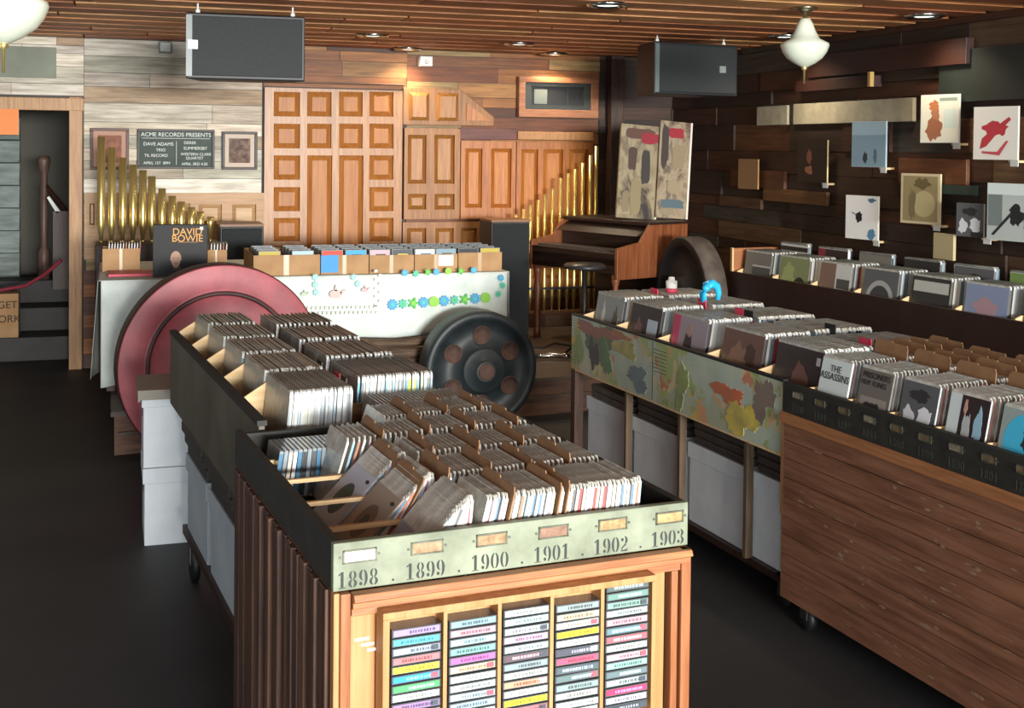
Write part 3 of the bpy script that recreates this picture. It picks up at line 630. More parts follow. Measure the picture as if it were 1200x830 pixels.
# local x runs along the keyboard away from the camera, local -y is the back, +y the player's side
L_ = 1.0
org = wood('organ_wood', '32211a', '1d120d', 0, .4); orgr = wood('organ_end_wood', '8a5232', '643820', 2, .4)
m = MB(); m.box(.0, L_, -.5, -.08, .6, .88, 0); m.box(-.02, L_+.02, -.54, -.1, .96, .99, 0); m.hexa([(.02, -.5, .88), (L_-.02, -.5, .88), (L_-.02, .0, .88), (.02, .0, .88), (.02, -.5, .96), (L_-.02, -.5, .96), (L_-.02, -.16, .96), (.02, -.16, .96)], 0); m.build('case', org, t, bevel=.006)
m = MB(); m.box(-.0, L_, -.08, .24, .66, .72); m.box(0, L_, .2, .24, .6, .76); m.box(0, L_, -.08, .2, .72, .76); m.build('key_shelf', org, t, bevel=.004)
for xx in (-.03, L_): 
    m = MB(); m.prism([(-.52, .56), (.24, .56), (.24, .8), (0, .84), (-.1, .97), (-.52, .97)], lambda u, v, h: (h, u, v), xx, xx+.03); m.build('end_cheek', orgr, t, bevel=.004)
for xx in (.03, L_-.03):
    m = MB(); m.lathe([(.03, 0), (.03, .06), (.018, .08), (.03, .16), (.022, .3), (.032, .42), (.02, .5), (.032, .54), (.032, .6)], (xx, .2, 0), seg=16); m.build('leg', orgr, t)
MB().box(.02, L_-.02, -.48, -.44, .0, .6).build('back_panel', org, t)
m = MB()
for q in range(26): m.box(.06+q*.045, .1+q*.045, .02, .18, .76, .775)
m.build('keyboard', mat('ivory_keys', '4d4640', .4), t)
# paintings on the organ
def abstract(name, cols, seed):
    m = bpy.data.materials.new(name); m.use_nodes = True; N = m.node_tree.nodes; L = m.node_tree.links
    tc = N.new('ShaderNodeTexCoord'); mp = N.new('ShaderNodeMapping'); mp.inputs['Scale'].default_value = (1.3, 1, .75); mp.inputs['Location'].default_value = (seed, seed, 0)
    nz = N.new('ShaderNodeTexNoise'); nz.inputs['Scale'].default_value = 4.2; nz.inputs['Detail'].default_value = 9; nz.inputs['Roughness'].default_value = .6; nz.inputs['Distortion'].default_value = .8
    cr = N.new('ShaderNodeValToRGB'); e = cr.color_ramp.elements; e[0].position = .3; e[0].color = rgb(lin(cols[0])); e[1].position = .72; e[1].color = rgb(lin(cols[-1]))
    for i, c in enumerate(cols[1:-1]): q = e.new(.38+.08*i); q.color = rgb(lin(c))
    L.new(tc.outputs['Object'], mp.inputs[0]); L.new(mp.outputs[0], nz.inputs[0]); L.new(nz.outputs[0], cr.inputs[0]); L.new(cr.outputs[0], N['Principled BSDF'].inputs['Base Color'])
    N['Principled BSDF'].inputs['Roughness'].default_value = .7; return m
pt = abstract('abstract_paint', ['1f1c1a', '3c332d', '7d7058', '988b6e', '6a5d4a', '857860'], 1.)
pt2 = abstract('abstract_paint_warm', ['241e1a', '553c30', '887862', '988871', '5c5042', '7c705c'], 4.)
def canvas(name, label, p0, p1, Y0, zb, zt, lean, m_, patches, edge):
    a = YP(p0[0], p0[1], Y0); b = YP(p1[0], p1[1], Y0); t = empty(name, (a[0], Y0, zb)); tag(t, label, 'painting'); W = b[0]-a[0]; h = zt-zb
    t.rotation_euler = (-lean, -.075*-1, 0)
    MB().box(0, W, 0, .025, 0, h).build('canvas', m_, t)
    MB().box(W-.012, W+.004, -.004, .026, 0, h).build('edge_strip', edge, t, label='pale edge strip')
    for i, (u0, u1, v0, v1, c) in enumerate(patches):
        n = 9; rnd = random.Random(i*7+3); cx, cz, rx, rz_ = (u0+u1)/2*W, (v0+v1)/2*h, (u1-u0)/2*W, (v1-v0)/2*h
        pts = [(cx+rx*math.copysign(abs(math.cos(q))**.5, math.cos(q))*rnd.uniform(.75, 1), cz+rz_*math.copysign(abs(math.sin(q))**.5, math.sin(q))*rnd.uniform(.8, 1)) for q in [2*math.pi*j/16 for j in range(16)]]
        MB().prism(pts, lambda u, v, q: (u, -q, v), 0, .001+.0006*i).build('paint_patch', fl(c, .8), t)
    return t
canvas('abstract_painting', 'tall cream and black abstract painting, left of the pair on the organ', (722, 262), (768, 262), -1.35, 1.27, 2.03, .06, pt,
    [(.08, .95, .84, .97, '5a3f36'), (.5, 1, .8, .93, '8a2731'), (.2, .45, .5, .78, '4a3a34'), (.55, .8, .35, .75, '3a3634'), (.1, .3, .05, .3, '7d7056'), (.3, .6, .02, .45, '85785a')], mat('canvas_edge', 'd5d2c6', .6))
canvas('abstract_painting', 'narrow abstract painting with dark red square, right of the pair on the organ', (768, 262), (805, 262), -1.38, 1.27, 2.06, .06, pt2,
    [(.25, .8, .82, .94, '8f2430'), (.05, .3, .5, .98, '3d3430'), (.4, .85, .5, .78, '85755c'), (.3, .7, .25, .4, '8c7f66'), (.05, .95, .1, .2, '4e6068'), (.1, .6, .03, .1, '857a64')], MATS['canvas_edge'])
# stool
a = YP(685, 312, -1.9); t = empty('organ_stool', (a[0], -1.9, SH)); tag(t, 'round black stool in front of the organ keyboard', 'stool')
zz = a[2]-SH+.02; MB().lathe([(.0, zz), (.14, zz), (.16, zz-.015), (.16, zz-.035), (.03, zz-.05)], seg=28).build('seat', mat('black_vinyl', '2b2c2c', .35), t)
MB().lathe([(.02, 0), (.02, zz-.04)], seg=12).build('post', blackm, t)
for i in range(4): q = i*math.pi/2+.5; MB().tube([(0, 0, .12), (.12*math.cos(q), .12*math.sin(q), .05), (.17*math.cos(q), .17*math.sin(q), .01)], .011).build('leg', blackm, t)
# amplifier cases
a = YP(690, 320, -2.05); x0 = a[0]; x1 = YP(712, 320, -2.05)[0]; t = empty('equipment_case', (x0+.03, -2.25, SH)); tag(t, 'dark brown equipment case standing left of the organ leg', 'case')
MB().box(0, .26, 0, .3, 0, .36).build('body', mat('brown_case', '33261f', .6), t, bevel=.006); MB().box(.08, .18, -.012, 0, .27, .29).build('handle', chrome, t)
t = empty('amplifier', (3.66, -2.0, SH)); t.location = (4.07, -1.9, SH); t.location = (3.98, -1.85, SH); tag(t, 'black amplifier with rounded lid under the organ keyboard', 'amplifier')
MB().box(0, .38, 0, .3, 0, .44).build('body', blackm, t, bevel=.01); MB().box(.02, .36, -.01, 0, .05, .3).build('grille', grille, t)
# small things on the stage floor
a = ZP(612, 366, SH); t = empty('foot_pedal', (a[0]+.05, -2.0, SH)); tag(t, 'small pale metal foot pedal on the stage beside the black floor loudspeaker', 'pedal'); MB().prism([(0, 0), (.09, 0), (.09, .015), (0, .045)], lambda u, v, h: (h, u, v), 0, .06).build('body', mat('pedal_metal', '8c8f80', .4, metal=.5), t, bevel=.003); MB().box(.01, .05, .01, .02, .03, .05).build('knob', blackm, t)
m = MB(); p_ = [(3.25, -1.25), (3.45, -1.5), (3.62, -1.3), (3.8, -1.62), (3.6, -1.9)]; m.tube([(p[0], p[1], SH+.008) for p in p_], .007, 6); tag(m.build('black_cable', blackm), 'black cable lying curled on the stage before the pipes', 'cable')
m = MB(); m.tube([(3.3+.16*math.cos(q), -2.1+.13*math.sin(q), SH+.03) for q in [math.pi*.1+i*math.pi/9 for i in range(9)]], .02, 10); tag(m.build('chrome_hoop', chrome), 'curved chrome hoop lying on the stage at the end of the map bin', 'hoop')

# ================================================================== RECORDS
LC = ['dfe3e2', 'c9d2d6', 'e8e6dc', '9db7c6', '3b3f44', 'cfd6d0', 'e9e9e6', '6f8796', 'd9c9b0', 'dbe2e6', 'b9c4c8', '8f3d3a']
LCF = LC+['d9cc3e', '58b4d2', 'c9d84e']
def lp_mesh(c, t_=.0085, top=sleeve, s=.315, dz=0.):
    m = MB(); m.box(-t_/2, t_/2, -s, 0, 0, s, 0)
    m.hexa([(-t_*.5, -s-.001, s), (t_*.35, -s-.001, s), (t_*.35, -.001, s), (-t_*.5, -.001, s), (-t_*.75, -s+.008, s+.010+dz), (t_*.0, -s+.005, s+.012+dz), (t_*.0, -.006, s+.009), (-t_*.75, -.005, s+.011)], 1)
    m.box(-t_/2-.0005, -t_/2-.0001, -s+.001, -.001, .002, s+.004, 1); m.box(-t_/2-.001, t_*.1, -s-.0014, -s-.0006, s*.97, s+.007, 2)
    return m.mesh('long_play_record', [flat(c, .6), top, mat('sleeve_highlight', 'd5dad8', .3)])
LPA = [lp_mesh(c, .0062) for c in ['cfd2cf', 'c2cacc', 'd3d0c6', 'a9bac2', '7c8286', 'c8cdc8', 'd0d0cc', '96a4ac', 'c9beae', 'cdd3d5', 'c6c9b0', 'b5bcc0']]
LPY = LPA+[lp_mesh(c, .0062) for c in ['c9c24a', '6aaec4', 'c2cc60', '8cb8c8']]
LPG = [lp_mesh(c, .0115, dz=random.uniform(-.003, .004)) for c in LC]
LPB = [lp_mesh(c, .0145, sleeve2, dz=random.uniform(-.003, .004)) for c in LC]
LPC = [lp_mesh(c, .022, mat('dull_sleeve', '8a8c86', .35, c2='62645f', scale=20), dz=random.uniform(-.003, .004)) for c in LC]
# pictures on sleeves: shapes in a unit square, u to the right, v up
def art(parent, s, x, shapes, name='cover_art', face='x', h0=.0009):
    m = MB(); mats = []
    for i, (kind, p, c) in enumerate(shapes):
        mm = fl(c, .45)
        if mm not in mats: mats.append(mm)
        if kind == 'r': pts = [(p[0], p[1]), (p[2], p[1]), (p[2], p[3]), (p[0], p[3])]
        elif kind == 'e': pts = [(p[0]+p[2]*math.cos(q), p[1]+p[3]*math.sin(q)) for q in [j*math.pi/12 for j in range(24)]]
        elif kind == 'b':
            rnd = random.Random(i*13+int(p[0]*100)); pts = [(p[0]+p[2]*math.cos(q)*rnd.uniform(.6, 1.1), p[1]+p[3]*math.sin(q)*rnd.uniform(.6, 1.1)) for q in [j*math.pi/10 for j in range(20)]]
        else: pts = p
        hh = h0+.00025*i
        fn = (lambda u, v, h: (x-h, -u*s, v*s)) if face == 'x' else (lambda u, v, h: (u*s, x-h, v*s))
        m.prism([(min(max(u, .005), .995), min(max(v, .005), .995)) for u, v in pts], fn, 0, hh, mats.index(mm))
    return m.build(name, mats, parent)
def words(parent, s_, size, loc, c='1c1c1e', name='title_lettering'):
    return inst(text_mesh(s_, size, name, fl(c), .0004), name, parent, loc, (FRONT, 0, -FRONT))
ARTS = {
 'dark_label': [('r', (0, 0, 1, 1), '2c2830'), ('b', (.3, .5, .16, .3), '6b4a52'), ('r', (.58, .5, .9, .8), 'b9c9d8')],
 'pink': [('r', (0, 0, 1, 1), '9a8f98'), ('r', (0, 0, .2, 1), 'c2406a'), ('b', (.5, .5, .14, .36), '33323a'), ('b', (.5, .8, .08, .1), 'a78a80')],
 'brown': [('r', (0, 0, 1, 1), '6a5048'), ('b', (.4, .6, .3, .25), '8b6a5a'), ('b', (.7, .7, .15, .2), '4a3834')],
 'face': [('r', (0, 0, 1, 1), '3a3438'), ('b', (.55, .55, .2, .3), '7d5a52'), ('r', (.86, .82, .94, .92), 'd9d9dc')],
 'bag': [('r', (0, 0, 1, 1), '8e9493'), ('b', (.3, .5, .08, .4), 'c9cfce'), ('b', (.75, .5, .15, .35), '5a5650'), ('b', (.85, .4, .06, .3), 'd8cfc0')],
 'green': [('r', (0, 0, 1, 1), '7f8a62'), ('b', (.3, .6, .25, .3), '9aa870'), ('e', (.7, .4, .2, .2), '2c2f2a')],
 'halves': [('r', (0, 0, .5, 1), '7d665c'), ('r', (.5, 0, 1, 1), 'c8ccc8'), ('r', (.55, .5, .95, .7), '4a4c4c')],
 'arc': [('r', (0, 0, 1, 1), '5a5e62'), ('e', (.5, .4, .4, .4), 'a5a8a8'), ('e', (.5, .4, .3, .3), '3c3f44')],
 'block': [('r', (0, 0, 1, 1), '2e3032'), ('r', (.05, .72, .95, .92), 'b8bab4'), ('b', (.4, .3, .25, .15), '8a7a62')],
 'blue': [('r', (0, 0, 1, 1), '8290ac'), ('b', (.5, .6, .3, .2), 'a88a92'), ('r', (.3, .2, .9, .3), 'c9d3de'), ('b', (.5, .1, .35, .1), '2c3446')],
 'grey': [('r', (0, 0, 1, 1), '74756f'), ('r', (.3, .05, .97, .7), '4a5050'), ('r', (.3, .68, .97, .72), 'b9b9b0')],
 'red_dark': [('r', (0, 0, 1, 1), '2c2426'), ('r', (0, 0, .25, 1), '7b2c3a')],
 'white': [('r', (0, 0, 1, 1), 'c5c9c2'), ('r', (0, .85, 1, .95), '2a2a2a')],
 'olive': [('r', (0, 0, 1, 1), '6f8a4e'), ('r', (.25, .2, .95, .8), 'a3a448'), ('r', (.3, .5, .9, .55), '5b7a3a')],
 'bw': [('r', (0, 0, 1, 1), '24272a'), ('b', (.35, .45, .18, .25), 'b9bdbd'), ('b', (.72, .5, .16, .24), '7d8184')],
 'bw2': [('r', (0, 0, 1, 1), '55585c'), ('b', (.25, .3, .2, .25), 'c9cdd2'), ('b', (.7, .35, .22, .28), 'd6dade'), ('b', (.5, .75, .3, .14), '2c2d30'), ('r', (.55, .0, 1, .15), '2c2d30')],
 'stage': [('r', (0, 0, .3, 1), 'c6d2d4'), ('r', (.3, 0, 1, 1), '2b2022'), ('b', (.5, .4, .12, .35), 'aab0b0'), ('b', (.78, .5, .12, .35), '8fb4c8'), ('b', (.42, .78, .05, .15), 'b48a80')],
 'cyan': [('r', (0, 0, 1, 1), '8b9a98'), ('e', (.6, .45, .5, .5), '3fb0d4'), ('b', (.7, .5, .2, .3), '1c2a30')],
 'sepia': [('r', (0, 0, 1, 1), 'b5a98a'), ('r', (.06, .05, .94, .95), '857856'), ('e', (.6, .4, .28, .26), 'a39872'), ('b', (.55, .8, .25, .12), '5a5236'), ('b', (.3, .4, .12, .35), '6a6044')],
}

def boards(m, x0, x1, y0, y1, z0, z1, mi=0): m.box(x0, x1, y0, y1, z0, z1, mi)
# ------------------------------------------------------------------ stencil figures
def cres(cx, cy, rx, ry, irx, iry, side, a0=-82, a1=82):
    o = [math.radians(a0+(a1-a0)*i/14) for i in range(15)]
    p = [(cx+side*rx*math.cos(q), cy+ry*math.sin(q)) for q in o]+[(cx+side*irx*math.cos(q), cy+iry*math.sin(q)) for q in o[::-1]]
    return p if side > 0 else p[::-1]
def dot(cx, cy, r): return [(cx+r*math.cos(i*math.pi/6), cy+r*math.sin(i*math.pi/6)) for i in range(12)]
DIG = {
 '0': [cres(.32, .5, .3, .5, .12, .46, -1), cres(.36, .5, .3, .5, .12, .46, 1)],
 '1': [[(.24, .06), (.44, .06), (.44, .94), (.24, .94)], [(.08, .78), (.21, .84), (.21, .95), (.08, .86)], [(.08, 0), (.6, 0), (.6, .04), (.08, .04)], [(.24, .95), (.44, .95), (.44, 1), (.24, 1)]],
 '8': [cres(.32, .74, .24, .26, .09, .22, -1), cres(.36, .74, .24, .26, .09, .22, 1), cres(.32, .24, .29, .24, .1, .2, -1), cres(.36, .24, .29, .24, .1, .2, 1)],
 '9': [cres(.32, .68, .28, .32, .1, .28, -1), cres(.36, .5, .3, .5, .11, .46, 1), dot(.16, .16, .11)],
 '2': [cres(.34, .72, .28, .28, .1, .24, 1, -60, 82), dot(.17, .78, .11), [(.08, .1), (.3, .3), (.52, .42), (.44, .5), (.2, .32), (.06, .14)], [(.06, 0), (.6, 0), (.64, .18), (.5, .1), (.08, .08)]],
 '3': [cres(.3, .75, .28, .25, .1, .21, 1), cres(.3, .26, .32, .26, .12, .22, 1), dot(.14, .8, .1), dot(.14, .18, .11)],
}
def stencil(parent, s, x, z, h, face, m_):
    w_ = h*.66; m = MB(); x0 = x-w_*len(s)/2
    for i, c in enumerate(s):
        for p in DIG[c]: m.prism([(x0+i*w_+u*h*.86, z-h/2+v*h) for u, v in p], face, 0, .0008)
    return m.build('stencilled_number', m_, parent)
ink = mat('stencil_ink', '2c3230', .8)

def label_holder(parent, fn, cx, cz, w_, h_, card, card_m):
    m = MB(); e = .0035
    def bxx(u0, u1, v0, v1, d0, d1, q, mi=0): q.prism([(u0, v0), (u1, v0), (u1, v1), (u0, v1)], fn, d0, d1, mi)
    bxx(cx-w_/2, cx+w_/2, cz-h_/2, cz-h_/2+e, 0, .003, m); bxx(cx-w_/2, cx-w_/2+e, cz-h_/2, cz+h_/2, 0, .003, m); bxx(cx+w_/2-e, cx+w_/2, cz-h_/2, cz+h_/2, 0, .003, m); bxx(cx-w_/2, cx+w_/2, cz+h_/2-e, cz+h_/2, 0, .003, m)
    for s_ in (-1, 1):
        m.prism(dot(cx+s_*(w_/2+.005), cz, .0028), fn, 0, .002, 0)
    o = m.build('label_holder', mat('tarnished_metal', '6c6d5f', .45, metal=.6, c2='4b4a40', scale=40), parent)
    q = MB(); bxx(cx-w_/2+e, cx+w_/2-e, cz-h_/2+e, cz+h_/2-e, 0, .0015, q); q.build('label_card', card_m, o)
    return o
# ================================================================== FRONT RECORD CABINET (bin A)
AO = A(.63, 2.367)
t = empty('record_cabinet', AO, A_ANG)
tag(t, 'wooden record cabinet in the foreground with worn green front board stencilled with years', 'record bin')
W, D, ZT, ZB = .815, 1.06, 1.032, .935
fnF = lambda u, v, h: (u, -h, v)
MB().box(0, W, 0, .02, ZB, ZT).build('front_board', greenpaint, t, bevel=.0025, label='worn sage green board')
m = MB(); m.box(-.0, .02, .02, D, ZB, ZT); m.box(W-.02, W, .02, D, ZB, ZT); m.box(.02, W-.02, D-.02, D, ZB, ZT-.01); m.build('side_board', crateblack, t, bevel=.002)
MB().box(.02, W-.02, .02, D-.02, .885, .895).build('bottom_board', darkwood, t)
m = MB(); m.box(.02, W-.02, .03, D-.02, .05, .86); m.build('carcass', darkwoodz, t)
cardc = [whitet, mat('card_tan', '9c866a', .8, c2='7c6448', scale=60), mat('card_buff', '9e8464', .8, c2='735a40', scale=50), mat('card_rust', '8a6c5a', .8, c2='6e5242', scale=50), mat('card_ochre', 'a38b62', .8, c2='765e3c', scale=70), mat('card_yellow', 'a89468', .8, c2='80683f', scale=50)]
for i, yr in enumerate(('1898', '1899', '1900', '1901', '1902', '1903')):
    x = .052+.1425*i; stencil(t, yr, x, .957, .033, fnF, ink); label_holder(t, fnF, x+.002, 1.003, .07, .027, None, cardc[i])
    if i < 5: m = MB(); m.prism(dot(x+.072, .945, .0025), fnF, 0, .0008); m.build('stencilled_dot', ink, t)
# left side: upright mouldings
m = MB(); m.box(0, .018, .02, D, .05, ZB-.002)
y = .03; rnd = random.Random(5)
while y < D-.03:
    ww = rnd.choice((.03, .045, .06)); m.box(-rnd.uniform(.006, .016), .0, y, y+ww, .05, ZB-.004, rnd.choice((0, 0, 1))); y += ww+rnd.choice((.012, .02))
m.build('side_mouldings', [wood('slat_brown', '54382a', '301e14', 2, .55), wood('slat_light', '6b4a34', '442d1e', 2, .55)], t, bevel=.003)
MB().box(W-.018, W, .02, D, .05, ZB-.002).build('side_panel', darkwoodz, t)
# front frame
m = MB(); m.prism([(0, 0), (.028, 0), (.034, .012), (.022, .018), (.022, .03), (.010, .034), (0, .034)], lambda u, v, h: (h, .02-u-.02, ZB-.002-v), .035, W-.005); m.box(.035, W-.005, -.012, .02, ZB-.05, ZB-.034)
m.build('top_moulding', redwoodx, t, bevel=.0015)
m = MB(); m.box(0, .012, -.006, .02, .05, ZB-.002, 1); m.box(.012, .033, -.014, .02, .05, ZB-.002, 0); m.build('left_stile', [redwood, oak], t, bevel=.002)
for q0, q1 in ((.033, .088), (.70, .757)): MB().box(q0, q1, .0, .02, .05, ZB-.05).build('pale_stile', oak, t, bevel=.002)
m = MB()
for q in range(3): m.box(.045+.013*q, .075+.01*q, -.0012, 0, .83-.012*q, .836-.012*q)
m.build('paint_scrape', mat('scrape_white', 'd9d5cc', .8), t)
m = MB(); m.box(.768, .785, -.012, .02, .34, ZB-.05); m.box(.789, W-.002, -.02, .02, .34, ZB-.002); m.box(.757, W-.002, -.024, .02, .05, .34); m.build('right_stile', redwood, t, bevel=.003)
# cassette rack standing proud of the front
rk = empty('cassette_rack', A(.63, 2.367), A_ANG); tag(rk, 'pale wooden five column cassette rack fixed on the front of the stencilled cabinet', 'rack')
RX0, RX1, RZ0, RZ1, RD = .088, .706, .30, .898, .052
m = MB(); m.box(RX0, RX1, -RD, -.001, RZ1-.014, RZ1); m.box(RX0, RX1, -RD, -.001, RZ0, RZ0+.014); m.box(RX0, RX0+.014, -RD, -.001, RZ0+.014, RZ1-.014); m.box(RX1-.010, RX1, -RD, -.001, RZ0+.014, RZ1-.014)
m.build('frame', oak, rk, bevel=.0015)
cw = (RX1-RX0-.024)/5
for i in range(1, 5): MB().box(RX0+.014+cw*i-.005, RX0+.014+cw*i+.003, -RD+.002, -.001, RZ0+.014, RZ1-.014).build('divider', oak, rk)
MB().box(RX0+.014, RX1-.01, -.004, -.001, RZ0+.014, RZ1-.014).build('back_board', oak, rk)
rows = [['8d7db4', '4fb3c4', '8a9ab0', 'c26a6e', 'd9cf3c', '2f86c6', '49b05e', 'c9d3cf', '8a6fa0', 'd0d3d4'],
 ['7796a0', 'c98a98', '8fb3bd', '6fa29c', 'b25fa4', 'd9b48e', 'd4ddda', 'b8c3c6', '9fb6bf', '8aa3b2', 'd8d8d6'],
 ['c9d6d4', 'a9cfd3', 'b9c3c8', 'c99ac0', 'b5c8cf', '5a4a52', '7c8c92', 'c3c9c6', 'd58a72', 'd9dcd8', 'd8c934', 'd06a72'],
 ['7f8d8e', 'c8b28e', 'd8d8ce', 'e0c832', 'd7dedb', '4a4c58', 'd0506a', '4d5a62', '5b6d70', '7b8f90', 'b8bcb8', 'd5dbd8', 'c9d3d0'],
 ['4d5c5a', '5f8078', '74948c', 'aab8c0', 'c98f9c', '5a7882', 'b05a62', 'c8d3d2', 'd3a2b4', '7fb0a4', '5d6f74', '8f9ea2', 'd4385e', 'b9b3c6', '3c4248']]
wordsc = {'8d7db4': 'lilac', '4fb3c4': 'turquoise', '8a9ab0': 'grey blue', 'c26a6e': 'dull red', 'd9cf3c': 'yellow', '2f86c6': 'bright blue', '49b05e': 'green'}
coln = ['first', 'second', 'third', 'fourth', 'fifth']
rown = ['top', 'second', 'third', 'fourth', 'fifth', 'sixth', 'seventh', 'eighth', 'ninth', 'tenth', 'eleventh', 'twelfth', 'thirteenth', 'fourteenth', 'fifteenth']
casm = mat('cassette_case', '4c5052', .2)
def hue(h):
    r, g, b = [int(h[i:i+2], 16) for i in (0, 2, 4)]; mx, mn = max(r, g, b), min(r, g, b)
    if mx-mn < 34: return 'pale' if mx > 185 else ('grey' if mx > 110 else 'dark')
    if r == mx: return ('yellow' if g > 165 else 'tan') if g > b+40 else ('pink' if mx > 190 else 'red')
    if g == mx: return 'green'
    return 'purple' if r > g else 'blue'
for ci, col in enumerate(rows):
    for ri, h in enumerate(col):
        z = .853-.0188*ri-.0165+ (0.004 if ci >= 0 else 0) + (.028 if ci == 4 else (.006 if ci == 2 else 0)) + .004
        x = RX0+.014+cw*ci+ (.006 if ci == 0 else .009); yv = -.049+random.uniform(0, .003)
        m = MB(); m.box(0, .103, 0, .044, 0, .0162)
        me = m.mesh('cassette', [casm]); o = inst(me, 'cassette', None, A(.63+x, 2.367+yv, z), (0, random.uniform(-.008, .008), A_ANG))
        tag(o, '%s cassette spine, %s from the top of the %s rack column from the left' % (hue(h), rown[ri], coln[ci]) if ri else '%s cassette spine at the top of the %s rack column from the left' % (hue(h), coln[ci]), 'cassette', 'cassettes in the front rack')
        q = MB(); q.box(.003, .1, -.0008, 0, .0022, .0142, 0)
        rnd = random.Random(ci*40+ri); a = .03+rnd.uniform(-.015, .01)
        dark = sum(int(h[i:i+2], 16) for i in (0, 2, 4)) > 380
        while a < .085:
            l = rnd.uniform(.002, .006); q.box(a, a+l, -.0012, -.0008, .005, .0108, 1); a += l+rnd.uniform(.0008, .003)
        if ri % 3 == 2: q.box(.082, .098, -.0012, -.0008, .003, .0135, 2)
        q.build('spine_card', [fl(h, .35), fl('%02x%02x%02x' % tuple(int(int(h[i:i+2], 16)*.55) if dark else min(255, int(int(h[i:i+2], 16)*1.3+50)) for i in (0, 2, 4))), fl(rnd.choice(['c9d0d2', 'b04a58', '39424c']))], o)
# partition rails inside the cabinet
for i in range(5):
    y = .035+.205*(i+1)-.012
    m = MB(); m.box(.02, W-.02, y, y+.012, .982, .992); m.build('partition_rail', [palewood], t)
# seven inch singles, five rows, leaning back from the left
def divider_card(parent_loc, rz, tilt, s, label, grp, cm=cardd):
    m = MB(); m.prism([(0, 0), (-s, 0), (-s, s*1.0), (-s*.96, s*1.07), (-s*.55, s*1.07), (-s*.52, s*1.1), (-s*.1, s*1.1), (-s*.04, s*1.06), (0, s*1.0)], lambda u, v, h: (h, u, v), -.0016, .0016)
    return m.mesh('divider_card', [cm, mat('card_edge', 'd8bd94', .8)])
DC = divider_card(None, 0, 0, .19, '', ''); 
def single_mesh(c, t_=.0055, hole=None):
    s = .178; m = MB(); m.box(-t_/2, t_/2, -s, 0, 0, s, 0)
    m.hexa([(-t_*.55, -s, s), (t_*.3, -s, s), (t_*.3, 0, s), (-t_*.55, 0, s), (-t_*.7, -s+.012, s+.010), (t_*.0, -s+.006, s+.011), (t_*.0, -.01, s+.009), (-t_*.7, -.008, s+.011)], 1)
    m.box(-t_/2-.0005, -t_/2-.0001, -s+.001, -.001, .002, s+.005, 1)
    if hole:
        m.prism([(-s/2+.045*math.cos(q), s/2+.045*math.sin(q)) for q in [j*math.pi/14 for j in range(28)]], lambda u, v, h: (-t_/2-h, u, v), 0, .0009, 2); m.box(-t_/2-.0007, -t_/2-.0005, -s+.002, -.002, .002, s-.001, 0)
        m.prism([(-s/2+.018*math.cos(q), s/2+.018*math.sin(q)) for q in [j*math.pi/8 for j in range(16)]], lambda u, v, h: (-t_/2-h, u, v), 0, .0012, 3)
        m.prism([(-s+.03+.012*math.cos(q), s-.02+.005*math.sin(q)) for q in [j*math.pi/8 for j in range(16)]], lambda u, v, h: (-t_/2-h, u, v), 0, .0012, 3)
    return m.mesh('seven_inch_single', [fl(c, .6), sleeve2]+([fl(hole), blackm] if hole else []))
SG = [single_mesh(c) for c in SC]
SH_ = [single_mesh(c, .0055, h) for c, h in (('b4b8c6', '3a4a3c'), ('b0b8ca', '35594a'), ('98887a', '6d5844'), ('b5bac6', '8c2f2c'), ('8d90a2', '6a2a34'), ('b9bcc4', '2c2c30'))]
rowsn = ['front row', 'second row from the front', 'third row from the front', 'fourth row from the front', 'rear row']
cnt = [74, 50, 42, 36, 30]
for r in range(5):
    n = cnt[r]; yb = .035+.205*r+.180+ .002; x = .10+(.05 if r == 4 else 0)+(.0 if r else .02); xe = .72; k = 0
    if r == 4: x = .32
    if r == 3: x = .16
    step = (xe-x)/n*.98
    for q in range(n):
        f = q/n
        tl = math.radians(40*(1-f/.3) if f < .3 else 9*(1-(f-.3)/.7)) + math.radians(5)
        if r in (3, 4): tl = math.radians(14*(1-f)+3)
        isd = (q % 9 == 6 and r > 0) or (r == 0 and q in (30, 45, 48))
        xx = x+step*q*(1 if f >= .3 else 1)
        sx = math.sin(tl)*.178*0
        me = DC if isd else (random.choice(SH_) if (f < .3 and (r in (0, 1, 2)) and q % 5 == 0) else random.choice(SG))
        zz = .897
        o = inst(me, 'divider_card' if isd else 'seven_inch_single', None, A(.63+xx-.0*tl, 2.367+yb+random.uniform(-.004, .004), zz+random.uniform(0, .004)), (0, tl+random.uniform(-.006, .006), A_ANG))
        if isd: tag(o, 'brown card divider in the %s of the stencilled cabinet' % rowsn[r], 'divider', 'card dividers in the %s' % rowsn[r])
        else: tag(o, 'sleeved seven inch single in the %s of the stencilled cabinet' % rowsn[r], 'record', 'singles in the %s of the stencilled cabinet' % rowsn[r])
# a run of thin cd cases standing in the back left corner
for q in range(17):
    o = inst(CDS[[3, 10, 8, 0, 3, 9, 10, 1][q % 8]], 'compact_disc', None, A(.63+.055+q*.0125, 2.367+.86+.03, .92), (0, .15-.008*q, A_ANG)); o.location = A(.63+.055+q*.0135, 2.367+.80, .90)
    tag(o, 'slim disc case in the back left corner of the stencilled cabinet', 'compact disc', 'disc cases in the back left corner of the cabinet')

